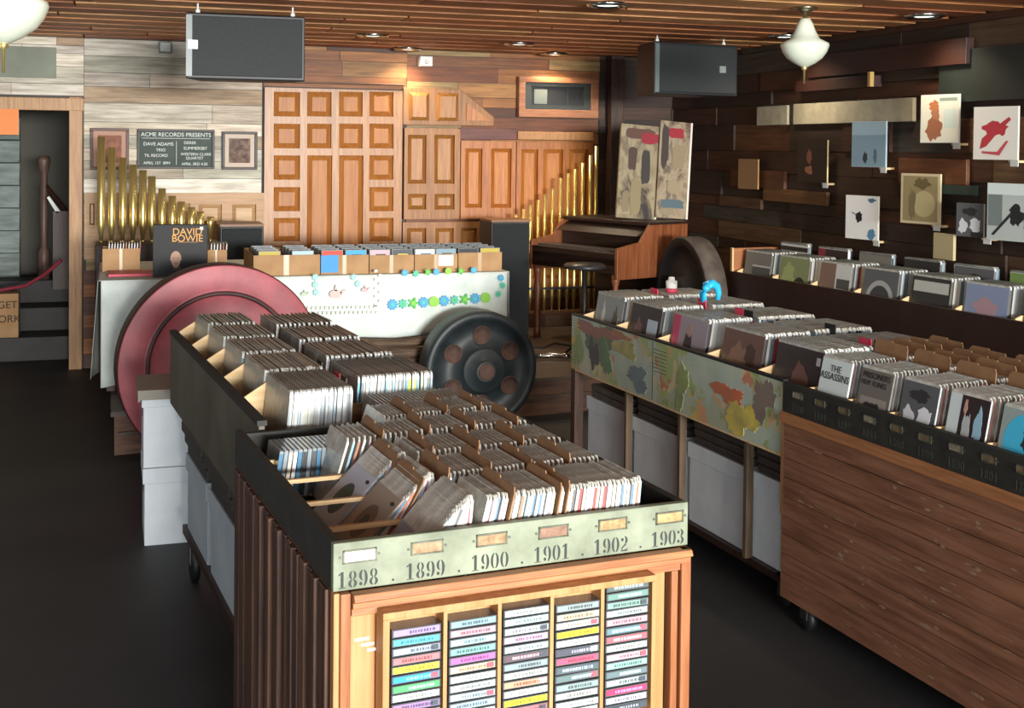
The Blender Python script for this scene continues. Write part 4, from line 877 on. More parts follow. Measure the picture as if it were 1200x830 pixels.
# ================================================================== REAR CART (bin A, back)
RO = A(.70, 3.45); t = empty('record_cart', RO, A_ANG); tag(t, 'grey sided record cart on casters behind the stencilled cabinet, cartons on its lower shelf', 'record bin')
W2, D2 = .63, 1.83
m = MB(); m.box(0, .018, 0, D2, .735, 1.03); m.build('side_board', cratelight, t, bevel=.002)
m = MB(); m.box(-.004, .024, 0, D2, 1.03, 1.045); m.build('rim', crateblack, t)
m = MB(); m.box(W2-.018, W2, 0, D2, .735, 1.03); m.box(.018, W2-.018, D2-.018, D2, .735, 1.03); m.box(.018, W2-.018, .018, D2-.018, .735, .75); m.build('crate_board', darkwood, t)
m = MB(); m.box(.05, W2-.06, .02, D2-.02, .19, .225); m.build('deck', darkwood, t)
for yy in (.04, .62, 1.2, 1.76):
    for xx in (.12, W2-.11): MB().box(xx, xx+.035, yy, yy+.035, .225, .735).build('post', darkwoodz, t)
def caster(parent, x, y, r=.055, top=.13):
    o = MB().lathe([(r*.2, -.016), (r, -.014), (r, .014), (r*.2, .016)], (x, y, r), 'x', 20).build('caster', mat('rubber_black', '17181a', .5), parent)
    q = MB(); q.box(x-.022, x-.017, y-.02, y+.02, r, top); q.box(x+.017, x+.022, y-.02, y+.02, r, top); q.box(x-.03, x+.03, y-.03, y+.03, top-.006, top); q.build('bracket', mat('zinc', '84888a', .35, metal=1), o)
for xx, yy in ((.09, .1), (.09, D2-.08), (W2-.1, .1), (W2-.1, D2-.08)): caster(t, xx, yy, .075, .19)
def carton(name, label, loc, rz, w_, d_, h_, lid=.07, m_=whitebox, cat='carton', slot=True, grp=None):
    t_ = empty(name, loc, rz); tag(t_, label, cat, grp); MB().box(0, w_, 0, d_, 0, h_-.005).build('body', m_, t_, bevel=.003)
    MB().box(-.008, w_+.004, -.006, d_+.006, h_-lid, h_).build('lid', m_, t_, bevel=.003)
    if slot: MB().box(-.002, 0, d_*.38, d_*.62, h_*.6, h_*.68).build('hand_hole', blackm, t_)
    return t_
def RA(x, y, z): return A(.70+x, 3.45+y, z)
for i, yy in enumerate((.09, .67, 1.25)):
    carton('storage_carton', 'grey white lidded carton, %s of the three under the grey sided cart' % ['nearest', 'middle', 'farthest'][i], RA(.062, yy, .226), A_ANG, .36, .5, .315, m_=greybox, slot=False)
    for k in range(3):
        o = MB().box(0, .33, 0, .48+.01*k, 0, .042).build('record_tray', mat('tray_dark', '3b3733', .6, c2='2c2926', scale=10), None, loc=RA(.058-.01*k, yy-.0+.012*k, .543+.044*k), rz=A_ANG, bevel=.006)
        tag(o, 'dark flat tray on the %s carton of the grey cart, %s of three' % (['nearest', 'middle', 'farthest'][i], ['lowest', 'middle', 'topmost'][k]), 'tray', 'dark trays under the grey sided cart')
# two white cartons on the floor at the end of the cart
carton('storage_carton', 'white storage carton on the floor left of the cart, under another one', (.405, -4.72, 0), 0, .26, .36, .352, slot=True)
carton('storage_carton', 'white storage carton stacked on another one left of the cart', (.40, -4.715, .354), 0, .26, .36, .345, slot=True)
tag(MB().box(.375, .66, -4.74, -4.34, .70, .712).box(.375, .385, -4.74, -4.34, .66, .70).box(.385, .66, -4.742, -4.735, .668, .70).build('carton_lid', mat('lid_grey', '8a8378', .6), loc=(0, 0, .0)), 'grey lid on the upper of the two stacked white cartons', 'lid')
# long play records in the cart
def lp_section(place, rz, x0, x1, yfar, z, n, meshes, lean, what, grp, front=None, name='long_play_record'):
    out = []
    for q in range(n):
        x = x0+(x1-x0)*q/n
        o = inst(random.choice(meshes), name, None, place(x, yfar+random.uniform(-.003, .003), z+random.uniform(0, .003)), (0, lean*(1-.6*q/n)+random.uniform(-.01, .01), rz))
        tag(o, what, 'record', grp); out.append(o)
    return out
nl = ['front left', 'second left', 'third left', 'fourth left', 'rear left']
for i in range(5):
    n = [35, 18, 16, 14, 13][i]; yf = .035+.355*i+.316+.0
    lp_section(RA, A_ANG, .055+.015, .275, yf, .79, n, LPA if i == 0 else LPG, .10, 'long play record in clear sleeve in the %s section of the grey cart' % nl[i], 'records in the %s section of the grey cart' % nl[i])
    m = MB(); m.prism([(.02, .75), (.10, .75), (.10, 1.085), (.02, 1.035)], lambda u, v, h: (u, h, v), .0, .008)
    m.build('section_divider', palewood, t, loc=(0, yf+.012, 0))
nr_ = ['front right', 'second right', 'third right', 'rear right']
for i in range(4):
    n = [36, 17, 15, 13][i]; yf = .19+.39*i+.316
    lp_section(RA, A_ANG, .325, .575, yf, .79, n, LPY if i == 0 else LPG, .08, 'long play record in clear sleeve in the %s section of the grey cart' % nr_[i], 'records in the %s section of the grey cart' % nr_[i])
m = MB(); m.box(.29, .30, .12, D2-.02, .75, 1.04); m.build('middle_board', darkwood, t)
m = MB(); m.box(.30, W2-.018, .16, .172, .75, 1.04); m.build('cross_board', wood('cross_wood', '8f6b48', '70502f', 0), t)
for yy, zz, c in ((.5, 1.1, '1b1b1d'), (.28, 1.08, 'a8283c'), (.2, 1.07, '2c2a2a')):
    o = MB().box(0, .004, 0, .06, 0, .07).build('index_tab', fl(c), loc=RA(.307, yy, 1.04), rz=A_ANG); tag(o, {'1b1b1d': 'black index tab standing between the two columns of the grey cart', 'a8283c': 'dark red index tab between the two columns of the grey cart', '2c2a2a': 'dark grey index tab nearest the front right records of the cart'}[c], 'index tab')
for q in range(22):
    o = inst(random.choice(SG), 'seven_inch_single', None, RA(.33+q*.0125, .15, .885), (0, .12, A_ANG)); tag(o, 'seven inch single in the short row before the front right section of the grey cart', 'record', 'singles before the front right section of the cart')

# ================================================================== MAP BIN (bin B)
BR = .0593
def BP(x, y, z=0.):
    c, s_ = math.cos(BR), math.sin(BR); return (2.62+c*x-s_*y, -4.30+s_*x+c*y, z)
t = empty('map_record_bin', BP(0, 0), BR); tag(t, 'long record bin with an old map pasted on its side and cartons below', 'record bin')
BW_, BL = .70, 2.0
def map_mat():
    m = bpy.data.materials.new('map_paper'); m.use_nodes = True; N = m.node_tree.nodes; L = m.node_tree.links
    tc = N.new('ShaderNodeTexCoord'); n1 = N.new('ShaderNodeTexNoise'); n1.inputs['Scale'].default_value = 3.1; n1.inputs['Detail'].default_value = 10; n1.inputs['Roughness'].default_value = .6
    vo = N.new('ShaderNodeTexVoronoi'); vo.inputs['Scale'].default_value = 8
    n2 = N.new('ShaderNodeTexNoise'); n2.inputs['Scale'].default_value = 9; n2.inputs['Detail'].default_value = 6
    mx = N.new('ShaderNodeMix'); mx.data_type = 'RGBA'; mx.blend_type = 'LINEAR_LIGHT'; mx.inputs[0].default_value = .16
    L.new(tc.outputs['Object'], mx.inputs[6]); L.new(tc.outputs['Object'], n2.inputs[0]); L.new(n2.outputs['Color'], mx.inputs[7]); L.new(mx.outputs[2], vo.inputs['Vector']); L.new(tc.outputs['Object'], n1.inputs[0])
    sp = N.new('ShaderNodeSeparateColor'); L.new(vo.outputs['Color'], sp.inputs[0])
    cr = N.new('ShaderNodeValToRGB'); cr.color_ramp.interpolation = 'CONSTANT'; e = cr.color_ramp.elements; cols = ['c2b890', '9dab72', 'c89a70', 'b4aa88', '8c9c68', 'ccae60', 'b87a60', 'a3aa92']
    e[0].color = rgb(lin(cols[0])); e[1].position = .13; e[1].color = rgb(lin(cols[1]))
    for i, c in enumerate(cols[2:]): q = e.new(.26+.12*i); q.color = rgb(lin(c))
    L.new(sp.outputs[0], cr.inputs[0])
    sea = N.new('ShaderNodeValToRGB'); sea.color_ramp.elements[0].color = rgb(lin('94a79c')); sea.color_ramp.elements[1].color = rgb(lin('bcc4b0')); L.new(n2.outputs[0], sea.inputs[0])
    st = N.new('ShaderNodeValToRGB'); st.color_ramp.elements[0].position = .49; st.color_ramp.elements[1].position = .51; L.new(n1.outputs[0], st.inputs[0])
    m2 = N.new('ShaderNodeMix'); m2.data_type = 'RGBA'; L.new(st.outputs[0], m2.inputs[0]); L.new(sea.outputs[0], m2.inputs[6]); L.new(cr.outputs[0], m2.inputs[7])
    L.new(m2.outputs[2], N['Principled BSDF'].inputs['Base Color']); N['Principled BSDF'].inputs['Roughness'].default_value = .55; return m
mapm = map_mat()
m = MB(); m.box(0, .018, -BL, 0, .64, .925); m.build('side_board', mapm, t)
m = MB(); m.box(-.003, .021, -BL, 0, .925, .935); m.build('rim', blackm, t)
m = MB(); m.box(BW_-.018, BW_, -BL, 0, .64, .95); m.box(.018, BW_-.018, -.018, 0, .64, .93); m.box(.018, BW_-.018, -BL, -.018, .64, .66); m.build('bin_board', darkwood, t)
# map countries
def country(cy, cz, ry, rz_, c, seed, i):
    rnd = random.Random(seed); n = 90; ph = [rnd.uniform(0, 6.28) for _ in range(5)]; c = '%02x%02x%02x' % tuple(min(255, int(int(c[k:k+2], 16)*1.2+14)) for k in (0, 2, 4))
    pts = []
    for j in range(n):
        q = 2*math.pi*j/n; r = 1+.26*math.sin(2*q+ph[0])+.2*math.sin(3*q+ph[1])+.1*math.sin(5*q+ph[2])+.08*math.sin(13*q+ph[3])+.05*math.sin(23*q+ph[4])+.05*rnd.uniform(-1, 1)
        u, v = cy+ry*r*math.cos(q), cz+rz_*r*math.sin(q); pts.append((min(max(u, .004), BL-.004), min(max(v, .643), .922)))
    m = MB(); m.prism(pts, lambda u, v, h: (-h, -u, v), 0, .0005+.0002*i); m.build('printed_country', mat('map_'+c, c, .6, c2='%02x%02x%02x' % tuple(int(int(c[k:k+2], 16)*.6+40) for k in (0, 2, 4)), scale=11, detail=9), t)
for i, (cy, cz, ry, rz_, c) in enumerate(((.36, .82, .13, .11, '4d5a44'), (.3, .88, .2, .04, '7b5247'), (.28, .76, .05, .09, '3c3a38'), (.42, .76, .06, .08, '4d6a4a'), (.64, .84, .10, .05, '8b8450'), (.58, .9, .09, .02, '8a5a42'), (.78, .72, .11, .05, '56686a'), (1.2, .76, .05, .10, '707c4a'), (1.6, .80, .10, .045, '984c2c'), (1.7, .72, .11, .075, 'a4943c'), (1.86, .83, .07, .08, '5e5048'))): country(cy, cz, ry, rz_, c, i*3+1, i)
m = MB()
for r in range(16): m.box(-.0006, 0, -.13+random.uniform(0, .05), -.02, .9-r*.015, .902-r*.015)
for r in range(7): m.box(-.0006, 0, -1.06, -.96+random.uniform(0, .05), .885-r*.017, .889-r*.017)
m.box(-.0006, 0, -.93, -.922, .645, .92)
m.build('printed_lettering', fl('5b6258'), t)
m = MB(); m.box(-.0, .02, -BL, 0, .632, .64); m.build('lower_edge', palewood, t)
m = MB(); m.box(.06, BW_-.02, -BL, -.02, .10, .13); m.build('deck', darkwood, t)
m = MB(); m.box(0, .05, -.05, 0, .10, .64); m.build('corner_post', darkwoodz, t)
for yy in (-.56, -1.1, -1.66): MB().box(.04, .075, yy-.022, yy, .13, .64).build('post', wood('post_pale', '6d5a45', '4b3c2e', 2), t)
for xx, yy in ((.09, -.12), (.09, -1.9), (BW_-.1, -.12), (BW_-.1, -1.9)): caster(t, xx, yy, .045)
ordb = ['farthest', 'second farthest', 'second nearest', 'nearest']
for i, yy in enumerate((-.535, -1.075, -1.63, -2.15)):
    w_ = .45 if i else .44
    carton('storage_carton', 'white lidded carton on the shelf of the map bin, %s of four' % ordb[i], BP(.085, yy, .131), BR, .3, .495, .36, m_=whitebox, slot=False, grp='white cartons under the map bin')
    for k in range(3 if i else 2):
        o = MB().box(0, .32, 0, .45, 0, .034).build('flat_box', mat('black_card', '48423c', .6, c2='332e2a', scale=8) if i else mat('grey_card', '6c645a', .6, c2='47423c', scale=10), None, loc=BP(.08, yy+.004*k, .494+.036*k), rz=BR, bevel=.007)
        tag(o, '%s flat box on the %s carton of the map bin, %s of its stack' % ('black' if i else 'grey', ordb[i], ['lowest', 'second', 'topmost'][k] if i else ['lower', 'upper'][k]), 'box', 'flat boxes under the map bin')
# dividers and records
BA = ['bag', 'dark_label', 'pink', 'brown', 'face']; bn = ['farthest', 'second farthest', 'middle', 'second nearest', 'nearest']
for i in range(5):
    yf = -.085-[0, .40, .84, 1.29, 1.70][i]
    rs = lp_section(BP, BR, .075, .33, yf, .735, 15, LPB, .16, 'sleeved long play record in the %s section of the map bin' % bn[i], 'records in the %s section of the map bin' % bn[i])
    o = rs[0]; o.data = lp_mesh('3a3a3e', .0145, sleeve2); art(o, .315, -.0074, ARTS[BA[i]]); o['label'] = {'bag': 'shiny plastic wrapped record facing out at the far end of the map bin', 'dark_label': 'dark record cover with a pale blue sticker in the map bin', 'pink': 'grey record cover with a pink strip in the map bin', 'brown': 'brown record cover facing out in the second nearest section of the map bin', 'face': 'dark record cover with a dim face and small white sticker in the map bin'}[BA[i]]; del o['group']
    m = MB(); m.prism([(.02, .66), (.62, .66), (.62, .95), (.12, .95), (.02, .925)], lambda u, v, h: (u, h, v), 0, .008); m.build('section_divider', palewood, t, loc=(0, yf+.022, 0))
def stuff_rows(name, label, place, rz, specs, s, t_, meshcols, top):
    m = MB(); mats = [fl(c, .6) for c in meshcols]+[top]
    for (x0, x1, yf, z, lean) in specs:
        x = x0
        while x < x1:
            k = random.randrange(len(meshcols)); off = random.uniform(-.004, .004); dz = random.uniform(0, .004); l = lean
            P = lambda xx, yy, zz: (xx+zz*math.sin(l), yy, zz*math.cos(l)+z)
            p = [P(x-t_/2, yf+off-s, 0), P(x+t_/2, yf+off-s, 0), P(x+t_/2, yf+off, 0), P(x-t_/2, yf+off, 0), P(x-t_/2, yf+off-s, s), P(x+t_/2, yf+off-s, s), P(x+t_/2, yf+off, s), P(x-t_/2, yf+off, s)]
            m.hexa(p, k)
            m.hexa([p[4], p[5], p[6], p[7], P(x-t_*.7, yf+off-s+.008, s+.011+dz), P(x, yf+off-s+.006, s+.012+dz), P(x, yf+off-.006, s+.009), P(x-t_*.7, yf+off-.006, s+.011)], len(meshcols))
            x += t_*1.12
    o = m.build(name, mats, None, loc=place(0, 0, 0), rz=rz); tag(o, label, 'records'); o['kind'] = 'stuff'; return o
stuff_rows('packed_records', 'tightly packed sleeved records filling the rear column of the map bin', BP, BR, [(.36+.012*(i % 2), .66, -.085-.42*i, .735, .06) for i in range(5)], .315, .010, ['dfe3e2', 'c9d2d6', '9db7c6', '3b3f44', 'e8e6dc', 'b9c4c8'], sleeve2)
for (x, y, c, l) in ((.36, -.22, 'd8405e', 'pink index tab at the far end of the map bin'), (.37, -.70, 'd8405e', 'pink index tab next to the blue toy on the map bin'), (.36, -1.06, 'd8405e', 'pink index tab in the middle of the map bin'), (.36, -1.14, '17181a', 'black index tab beside the middle pink tab of the map bin'), (.46, -1.62, '17181a', 'black index tab at the back of the map bin'), (.35, -2.0, 'd8405e', 'pink index tab at the near end of the map bin'), (.36, -2.08, '17181a', 'black index tab at the near end of the map bin')):
    tag(MB().box(-.002, .002, -.075, 0, 0, .10).build('index_tab', fl(c), loc=BP(x, y, .985), rz=BR), l, 'index tab')
a = BP(.45, -.28, 1.064); t2 = empty('small_pot', a); tag(t2, 'small white and pink pot on the records of the map bin', 'pot')
MB().lathe([(.026, 0), (.03, .0), (.03, .022)], seg=20).build('base', fl('c9405a'), t2); MB().lathe([(.03, .022), (.03, .06), (.018, .064), (.016, .08), (.0, .082)], seg=20).build('body', whitet, t2)
a = BP(.42, -.74, 1.066); t2 = empty('toy_figure', a, .3); tag(t2, 'bright blue curved plastic toy standing on the records of the map bin', 'toy')
m = MB(); m.tube([(-.05, 0, .01), (-.06, 0, .05), (-.035, 0, .085), (0, 0, .095), (.035, 0, .08), (.05, 0, .045), (.045, 0, .01)], [.016, .02, .022, .022, .02, .016, .012], 12); m.build('body', mat('toy_blue', '2aa8d8', .35), t2)
MB().lathe([(0, -.02), (.018, -.01), (.02, .0), (.018, .01), (0, .02)], (-.045, -.01, .075), 'z', 14).build('head', MATS['toy_blue'], t2)
# ------------------------------------------------------------------ brown drawer cabinet with dark crate
t = empty('drawer_cabinet', BP(0, 0), BR); tag(t, 'worn brown wooden cabinet on casters with a dark crate of singles on top', 'record bin')
y0, y1 = -BL-.004, -3.75
m = MB(); m.box(-.008, .018, y1, y0, .815, .93); m.box(BW_-.018, BW_, y1, y0, .815, .93); m.build('crate_side', crateblack, t, bevel=.002)
MB().box(.018, BW_-.018, y1, y0, .80, .815).build('crate_floor', darkwood, t)
fnB = lambda u, v, h: (-.008-h, -u, v)
for i in range(10):
    u = -y0+.10+.143*i; label_holder(t, fnB, u, .893, .062, .027, None, mat('card_dull', '6a5a3e', .8, c2='3f382a', scale=50) if i % 3 else mat('card_dull_pale', '8b8470', .8, c2='5a5444', scale=50))
    stencil(t, str(1904+i) if False else ['1890', '1891', '1892', '1893', '1898', '1899', '1890', '1891', '1892', '1893'][i], u, .842, .03, fnB, mat('stencil_dull', '2b2c27', .8))
worn = mat('worn_brown_wood', '8a5f48', .5, c2='64422f', scale=3, stretch=(14, 1, 14), bump=.2)
m = MB(); m.prism([(0, 0), (.0, .035), (.012, .035), (.022, .018), (.022, .006), (.03, 0)], lambda u, v, h: (-u, h, .78+v), y1, y0); m.build('top_moulding', wood('moulding_brown', 'a06e48', '7c5234', 1, .45), t, bevel=.001)
m = MB(); m.box(.01, BW_-.01, y1, y0, .1, .8); m.build('carcass', darkwood, t)
zz = [.78, .71, .64, .565, .49, .415]; zz2 = [.415, .34, .265, .19, .092]
up, lo = MB(), MB()
for i in range(len(zz)-1): up.box(-.012, .01, y1, y0-.02, zz[i+1]+.0015, zz[i]-.0015)
up.box(-.012, .01, y0-.02, y0, .415, .78, 1)
for i in range(len(zz2)-1): lo.box(-.004, .01, y1, y0, zz2[i+1]+.0015, zz2[i]-.0015)
rnd = random.Random(11)
for i in range(90):
    u, v = -y0+.1+rnd.uniform(0, 1.3), rnd.uniform(.12, .72); f_ = lambda a, b, h: (-.0119-h if v > .43 else -.0039-h, -a, b); ru, rv = rnd.uniform(.006, .035), rnd.uniform(.002, .008)
    (up if v > .43 else lo).prism([(u+ru*math.cos(q)*rnd.uniform(.6, 1.1), v+rv*math.sin(q)*rnd.uniform(.6, 1.1)) for q in [j*math.pi/6 for j in range(12)]], f_, 0, .0004, 2)
wp = mat('wear_pale', '957a60', .7, c2='745540', scale=40)
es = wood('end_strip', '9a7450', '7a5638', 2)
up.build('upper_boards', [worn, es, wp], t); lo.build('lower_boards', [worn, es, wp], t)
for xx, yy in ((.035, y0-.13), (.035, -3.5), (BW_-.08, y0-.1)): caster(t, xx, yy, .045, .1)
pn = ['ASSASSINS', 'film', 'faces', 'stage', 'cyan', 'more']
for i in range(6):
    yf = -2.145-.232*i; n = 13
    rs = []
    for q in range(n):
        o = inst(random.choice(SG), 'seven_inch_single', None, BP(.045+.0175*q, yf+random.uniform(-.003, .003), .868+random.uniform(0, .004)), (0, .2-.01*q, BR)); rs.append(o)
        tag(o, 'seven inch single behind the %s cover in the dark crate' % ['white lettered', 'grey lettered', 'black and white face', 'stage photo', 'bright blue', 'nearest'][i], 'record', 'singles behind the %s cover' % ['white lettered', 'grey lettered', 'black and white face', 'stage photo', 'bright blue', 'nearest'][i])
    o = rs[0]; o.data = single_mesh(['dfe5e4', '8a857e', 'c9cdd2', 'd6dede', '9aa8a8', 'c9c9c9'][i]); o['label'] = ['white single cover with black hand lettering at the far end of the dark crate', 'grey single cover with dark title lines in the dark crate', 'single cover with black and white faces in the dark crate', 'single cover with a stage photo of raised arms in the dark crate', 'bright blue and grey single cover at the right edge in the dark crate', 'single cover nearest the camera in the dark crate'][i]; del o['group']
    if i == 0:
        art(o, .178, -.0034, [('r', (0, 0, 1, 1), 'cfdad9'), ('b', (.5, .08, .1, .05), '5f7f9c')]); words(o, 'THE', .036, (-.0056, -.089, .142)); words(o, 'ASSASSINS', .037, (-.0056, -.089, .112))
    elif i == 1:
        art(o, .178, -.0034, [('r', (0, 0, 1, 1), '6a6560'), ('r', (.1, .1, .9, .45), '8d8880'), ('b', (.5, .25, .3, .14), '2c2a2a')]); words(o, 'PRISONERS', .03, (-.0056, -.089, .155)); words(o, 'FILM TUNES', .026, (-.0056, -.08, .128))
    else: art(o, .178, -.0034, ARTS[{2: 'bw2', 3: 'stage', 4: 'cyan', 5: 'bw'}[i]])
    m = MB(); m.prism([(.02, .815), (.66, .815), (.66, .93), (.02, .925)], lambda u, v, h: (u, h, v), 0, .007); m.build('section_divider', palewood, t, loc=(0, yf+.02, 0))
stuff_rows('packed_singles', 'packed seven inch singles between card dividers in the rear half of the dark crate', BP, BR, [(.31, .66, -2.145-.232*i, .868, .1) for i in range(6)], .178, .0075, SC[:12], sleeve2)
for i in range(6):
    for q in range(4):
        o = inst(DC, 'divider_card', None, BP(.29+.085*q+random.uniform(-.01, .01), -2.14-.232*i, .888+random.uniform(0, .012)), (0, .12, BR)); tag(o, 'brown card divider standing among the singles of the dark crate', 'divider', 'card dividers in the dark crate')

# ================================================================== FAR RIGHT BIN (bin C)
CR = .089
def CP(x, y, z=0.):
    c, s_ = math.cos(CR), math.sin(CR); return (4.50+c*x-s_*y, -2.56+s_*x+c*y, z)
t = empty('wall_record_bin', CP(0, 0), CR); tag(t, 'long dark brown record bin against the right wall under the displayed covers', 'record bin')
m = MB(); m.box(0, .02, -3.9, 0, .02, .95); m.build('front_board', mat('dark_stained_board', '2b1813', .45, c2='22120e', scale=2, stretch=(6, 6, 1)), t, bevel=.003)
m = MB(); m.prism([(.02, .02), (.40, .02), (.40, 1.115), (.0, 1.115), (.0, .95), (.02, .95)], lambda u, v, h: (u, h, v), -.02, 0); m.build('end_board', wood('end_orange', 'a86f48', '8a5635', 0, .45), t, bevel=.002)
m = MB(); m.box(0, .012, -.022, 0.001, .95, 1.118); m.build('end_post', palewood, t)
m = MB(); m.box(.02, .40, -3.9, -.02, .73, .75); m.box(.31, .32, -3.9, -.02, .75, .99); m.box(.39, .40, -3.9, -.02, .3, 1.05); m.build('inner_boards', darkwood, t)
ca = ['grey', 'green', 'halves', 'arc', 'block', 'blue', 'grey', 'bw']
for i in range(8):
    yf = -.08-.432*i
    rs = lp_section(CP, CR, .05, .29, yf, .785, 9, LPC, .12, 'sleeved record in the %s front compartment of the far right bin' % ['farthest', 'second', 'third', 'fourth', 'fifth', 'sixth', 'seventh', 'nearest'][i], 'records in the %s front compartment of the far right bin' % ['farthest', 'second', 'third', 'fourth', 'fifth', 'sixth', 'seventh', 'nearest'][i])
    o = rs[0]; o.data = lp_mesh('5a5a58', .014, sleeve2); art(o, .315, -.0072, ARTS[ca[i]]); del o['group']
    o['label'] = ['grey cover with an orange edge at the far end of the far right bin', 'green cover with a dark disc in the far right bin', 'cover half brown and half pale in the far right bin', 'grey cover with a pale ring in the far right bin', 'dark cover with a band of pale lettering in the far right bin', 'blue grey cover with a light band in the far right bin', 'grey cover with a dark square at the right edge in the far right bin', 'black and white cover at the near end of the far right bin'][i]
    m = MB(); m.prism([(.02, .75), (.3, .75), (.3, .97), (.06, .97), (.02, .955)], lambda u, v, h: (u, h, v), 0, .008); m.build('section_divider', palewood, t, loc=(0, yf+.02, 0))
cb = ['white', 'red_dark', 'grey', 'bw', 'bw2', 'olive', 'dark_label', 'arc']
for i in range(8):
    yf = -.12-.432*i
    o = inst(lp_mesh('6a6a68', .014, sleeve2), 'long_play_record', None, CP(.335, yf, .84), (0, .08, CR)); tag(o, ['white cover with a black top band in the back row of the far right bin', 'dark cover with a red edge in the back row of the far right bin', 'grey photo cover in the back row of the far right bin', 'black cover with two pale shapes in the back row of the far right bin', 'grey cover with two pale heads in the back row of the far right bin', 'olive green cover in the back row of the far right bin', 'dark cover with a pale square in the back row of the far right bin', 'grey ring cover at the near end of the back row of the far right bin'][i], 'record')
    art(o, .315, -.0072, ARTS[cb[i]])
stuff_rows('packed_records', 'packed sleeved records behind the covers in the back row of the far right bin', CP, CR, [(.352, .385, -.12-.432*i, .84, .02) for i in range(8)], .315, .012, ['dfe3e2', 'c9d2d6', '9db7c6', '3b3f44'], MATS['dull_sleeve'])

# ================================================================== DISPLAY ON THE RIGHT WALL
def wall_rec(px, py, s, label, shapes, rz=.2, base='c5c6c0', cat='record', hs=None, ledge=True, off=.135, th=.012, name='displayed_record', tilt=.06, edge='d8d8cc'):
    a = XP(px, py, XR-off); hs = hs or s
    t = empty(name, (a[0], a[1]+s/2*math.cos(rz), a[2]-hs/2), rz); tag(t, label, cat)
    m = MB(); m.box(-th/2, th/2, -s, 0, 0, hs, 0); m.box(-th/2-.0004, th/2+.0004, -s-.001, -s, 0, hs, 1); m.build('sleeve', [fl(base), fl(edge)], t)
    if shapes:
        k = MB(); o = art(t, s, -th/2, [(a_, b_, c_) for a_, b_, c_ in shapes], h0=.0006); o.scale.z = hs/s
    if ledge:
        l = MB(); l.box(-.03, .03, -.09, .0, 0, .014); l.box(-.034, -.03, -.085, -.02, -.022, .016, 1)
        lt = l.build('wall_ledge', [palewood, whitet], None, loc=(a[0]+off-.035, a[1]-s*.2, a[2]-hs/2-.0155)); lo_ = lt
        l2 = MB(); 
        tag(lt, 'small pale ledge under the '+' '.join(label.split(',')[0].split(' on the ')[0].split(' under ')[0].split(' beside ')[0].split(' at the ')[0].split()[:10]), 'ledge')
    return t
wall_rec(1097, 139, .30, 'pale record cover with an orange toned portrait, high on the right wall', [('r', (.03, .03, .97, .97), 'c9c9bb'), ('b', (.35, .3, .26, .28), '8a5a42'), ('b', (.4, .62, .13, .16), '9a6a50'), ('b', (.36, .76, .16, .13), 'a86a44'), ('r', (.5, .86, .95, .93), '7b8a80'), ('r', (.62, .3, .92, .7), 'b5c4c0')])
wall_rec(1162, 156, .31, 'white record cover with a red scribbled drawing, near the blackboard on the right wall', [('r', (0, 0, 1, 1), 'd2cfc6'), ('b', (.5, .58, .3, .16), 'a5343c'), ('p', [(.15, .2), (.3, .25), (.55, .5), (.85, .75), (.8, .8), (.45, .58), (.2, .4)], 'a5343c'), ('p', [(.2, .12), (.6, .08), (.8, .35), (.75, .36), (.55, .15), (.2, .16)], 'b04a50')])
wall_rec(1014, 169, .31, 'blue grey record cover under the long white board on the right wall', [('r', (0, 0, 1, 1), '6f8896'), ('b', (.4, .2, .08, .14), '2b3238'), ('b', (.7, .25, .06, .2), '4b5c68'), ('r', (.0, .7, 1, 1), '8aa0ac')], edge='a9c4d4')
wall_rec(948, 189, .31, 'dark record cover with a bright cream edge, left of the blue grey cover', [('r', (0, 0, 1, 1), '1c1512'), ('b', (.4, .6, .1, .2), '5b3a2c'), ('b', (.4, .3, .15, .12), '6b4634')], base='1d1612', edge='e3cf95')
wall_rec(1006, 255, .30, 'white record cover with a black splash and blue corner, lowest row of the right wall', [('r', (0, 0, 1, 1), 'd9dad8'), ('b', (.42, .5, .13, .14), '1c1c22'), ('b', (.8, .12, .15, .14), '4f7f9c'), ('b', (.8, .9, .14, .06), '4a6a80'), ('p', [(.2, .62), (.4, .54), (.4, .52), (.2, .6)], '44444c')])
wall_rec(1074, 233, .32, 'sepia record cover with cream border, middle of the right wall', ARTS['sepia'], base='b5a98a', edge='d8cba4')
wall_rec(1134, 258, .20, 'small black and white cover beside the large black and white one', ARTS['bw2'], base='6a6d6c')
wall_rec(1180, 249, .33, 'large black and white photo cover at the right edge of the wall', [('r', (0, 0, 1, 1), 'aab3b0'), ('r', (.02, .25, .32, .8), '6f7a78'), ('b', (.6, .45, .18, .2), '202426'), ('b', (.85, .4, .12, .3), '2c3032'), ('r', (0, .8, 1, 1), 'c9d4d0'), ('p', [(.1, .1), (.5, .5), (.52, .45), (.15, .08)], '2a2c2c')])
wall_rec(874, 204, .24, 'plain brown board on a dark part of the right wall, behind the pendant lamp', [('r', (.02, .02, .98, .98), '6e5238')], base='7a5b40', edge='b08a58', ledge=False, cat='board', name='wall_board')
def wall_patch(name, label, p, m_, cat, d=.06):
    a = XP(p[0], p[1]); b = XP(p[2], p[3]); o = MB().box(XR-d, XR-.03, b[1], a[1], b[2], a[2]).build(name, m_, None, bevel=.003); tag(o, label, cat); return o
wpaint = mat('chipped_white_paint', 'b0ab96', .7, c2='9a947f', scale=9)
def slab(name, label, y0_, y1_, z0, z1, m_, cat, d=.048):
    o = MB().box(XR-d, XR-.02, y1_, y0_, z0, z1).build(name, m_, None, bevel=.003); tag(o, label, cat); return o
a = XP(893, 134); b = XP(929, 134); c_ = XP(936, 130); d_ = XP(1077, 126)
slab('white_board', 'short piece of white painted board on the right wall, left of the long one', a[1], b[1], 2.02, 2.17, wpaint, 'board')
slab('white_board', 'long white painted board across the right wall above the covers', c_[1], d_[1], 2.02, 2.175, wpaint, 'board')
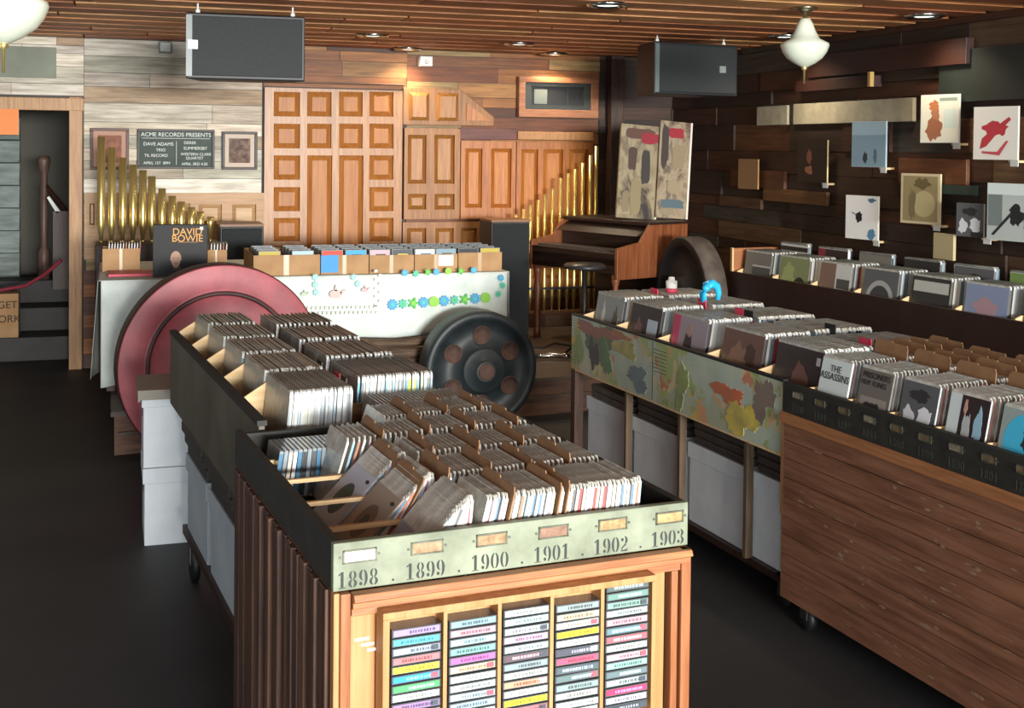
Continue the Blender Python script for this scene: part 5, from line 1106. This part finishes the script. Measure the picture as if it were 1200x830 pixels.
a = XP(1108, 85); slab('wall_blackboard', 'dark green blackboard high at the right edge of the wall', a[1], -5.2, 2.13, 2.45, mat('dark_slate', '18211f', .5, c2='1f2927', scale=3), 'blackboard', .05)
a = XP(1060, 200); b = XP(1140, 200); slab('plain_board', 'reddish brown board behind the covers on the right wall', a[1], b[1], 1.62, 1.78, wood('russet_board', '6a3f24', '4f2d1a', 1), 'board')
a = XP(900, 245); b = XP(975, 245); slab('plain_board', 'orange brown board left of the white cover with black splash', a[1], b[1], 1.42, 1.52, wood('tawny_board', '6d4a28', '4d3219', 1), 'board')
a = XP(862, 222); b = XP(925, 222); slab('plain_board', 'brown board low on the right wall beside the brown square board', a[1], b[1], 1.52, 1.66, wood('umber_board', '5b3620', '432616', 1), 'board')
a = XP(1100, 228); b = XP(1150, 228); slab('plain_board', 'dull teal painted strip right of the sepia cover', a[1], b[1], 1.56, 1.62, mat('teal_board', '33463f', .6, c2='27362f', scale=6), 'board')
a = XP(955, 70); b = XP(1145, 50); slab('plain_board', 'long dark board with a pale scrape just under the ceiling on the right wall', a[1], b[1], 2.36, 2.52, wood('ebony_board', '341a14', '26120e', 1), 'board', .08)
a = XP(946, 92); b = XP(1037, 85); slab('plain_board', 'dark thick board with a brass end on the right wall behind the pendant lamp', a[1], b[1], 2.26, 2.34, MATS['ebony_board'], 'board', .1)
a = XP(1036, 84); tag(MB().box(XR-.13, XR-.1, a[1]-.03, a[1], 2.26, 2.36).build('brass_end_plate', mat('dull_brass', 'c9a968', .4, metal=.5), None), 'small bright brass plate at the end of a dark board on the right wall', 'plate')
a = XP(1120, 288); tag(MB().box(XR-.12, XR-.1, a[1]-.13, a[1]+.06, 1.16, 1.32).build('note_sheet', mat('cream_paper', 'b5a984', .8), None), 'cream sheet of notes below the small black and white cover on the right wall', 'note')
# dark post in the back right corner
tag(MB().box(4.56, 4.68, -.16, -.03, SH, H).build('corner_post', darkwoodz, None, bevel=.004), 'dark upright timber post at the right end of the lit back wall', 'post')
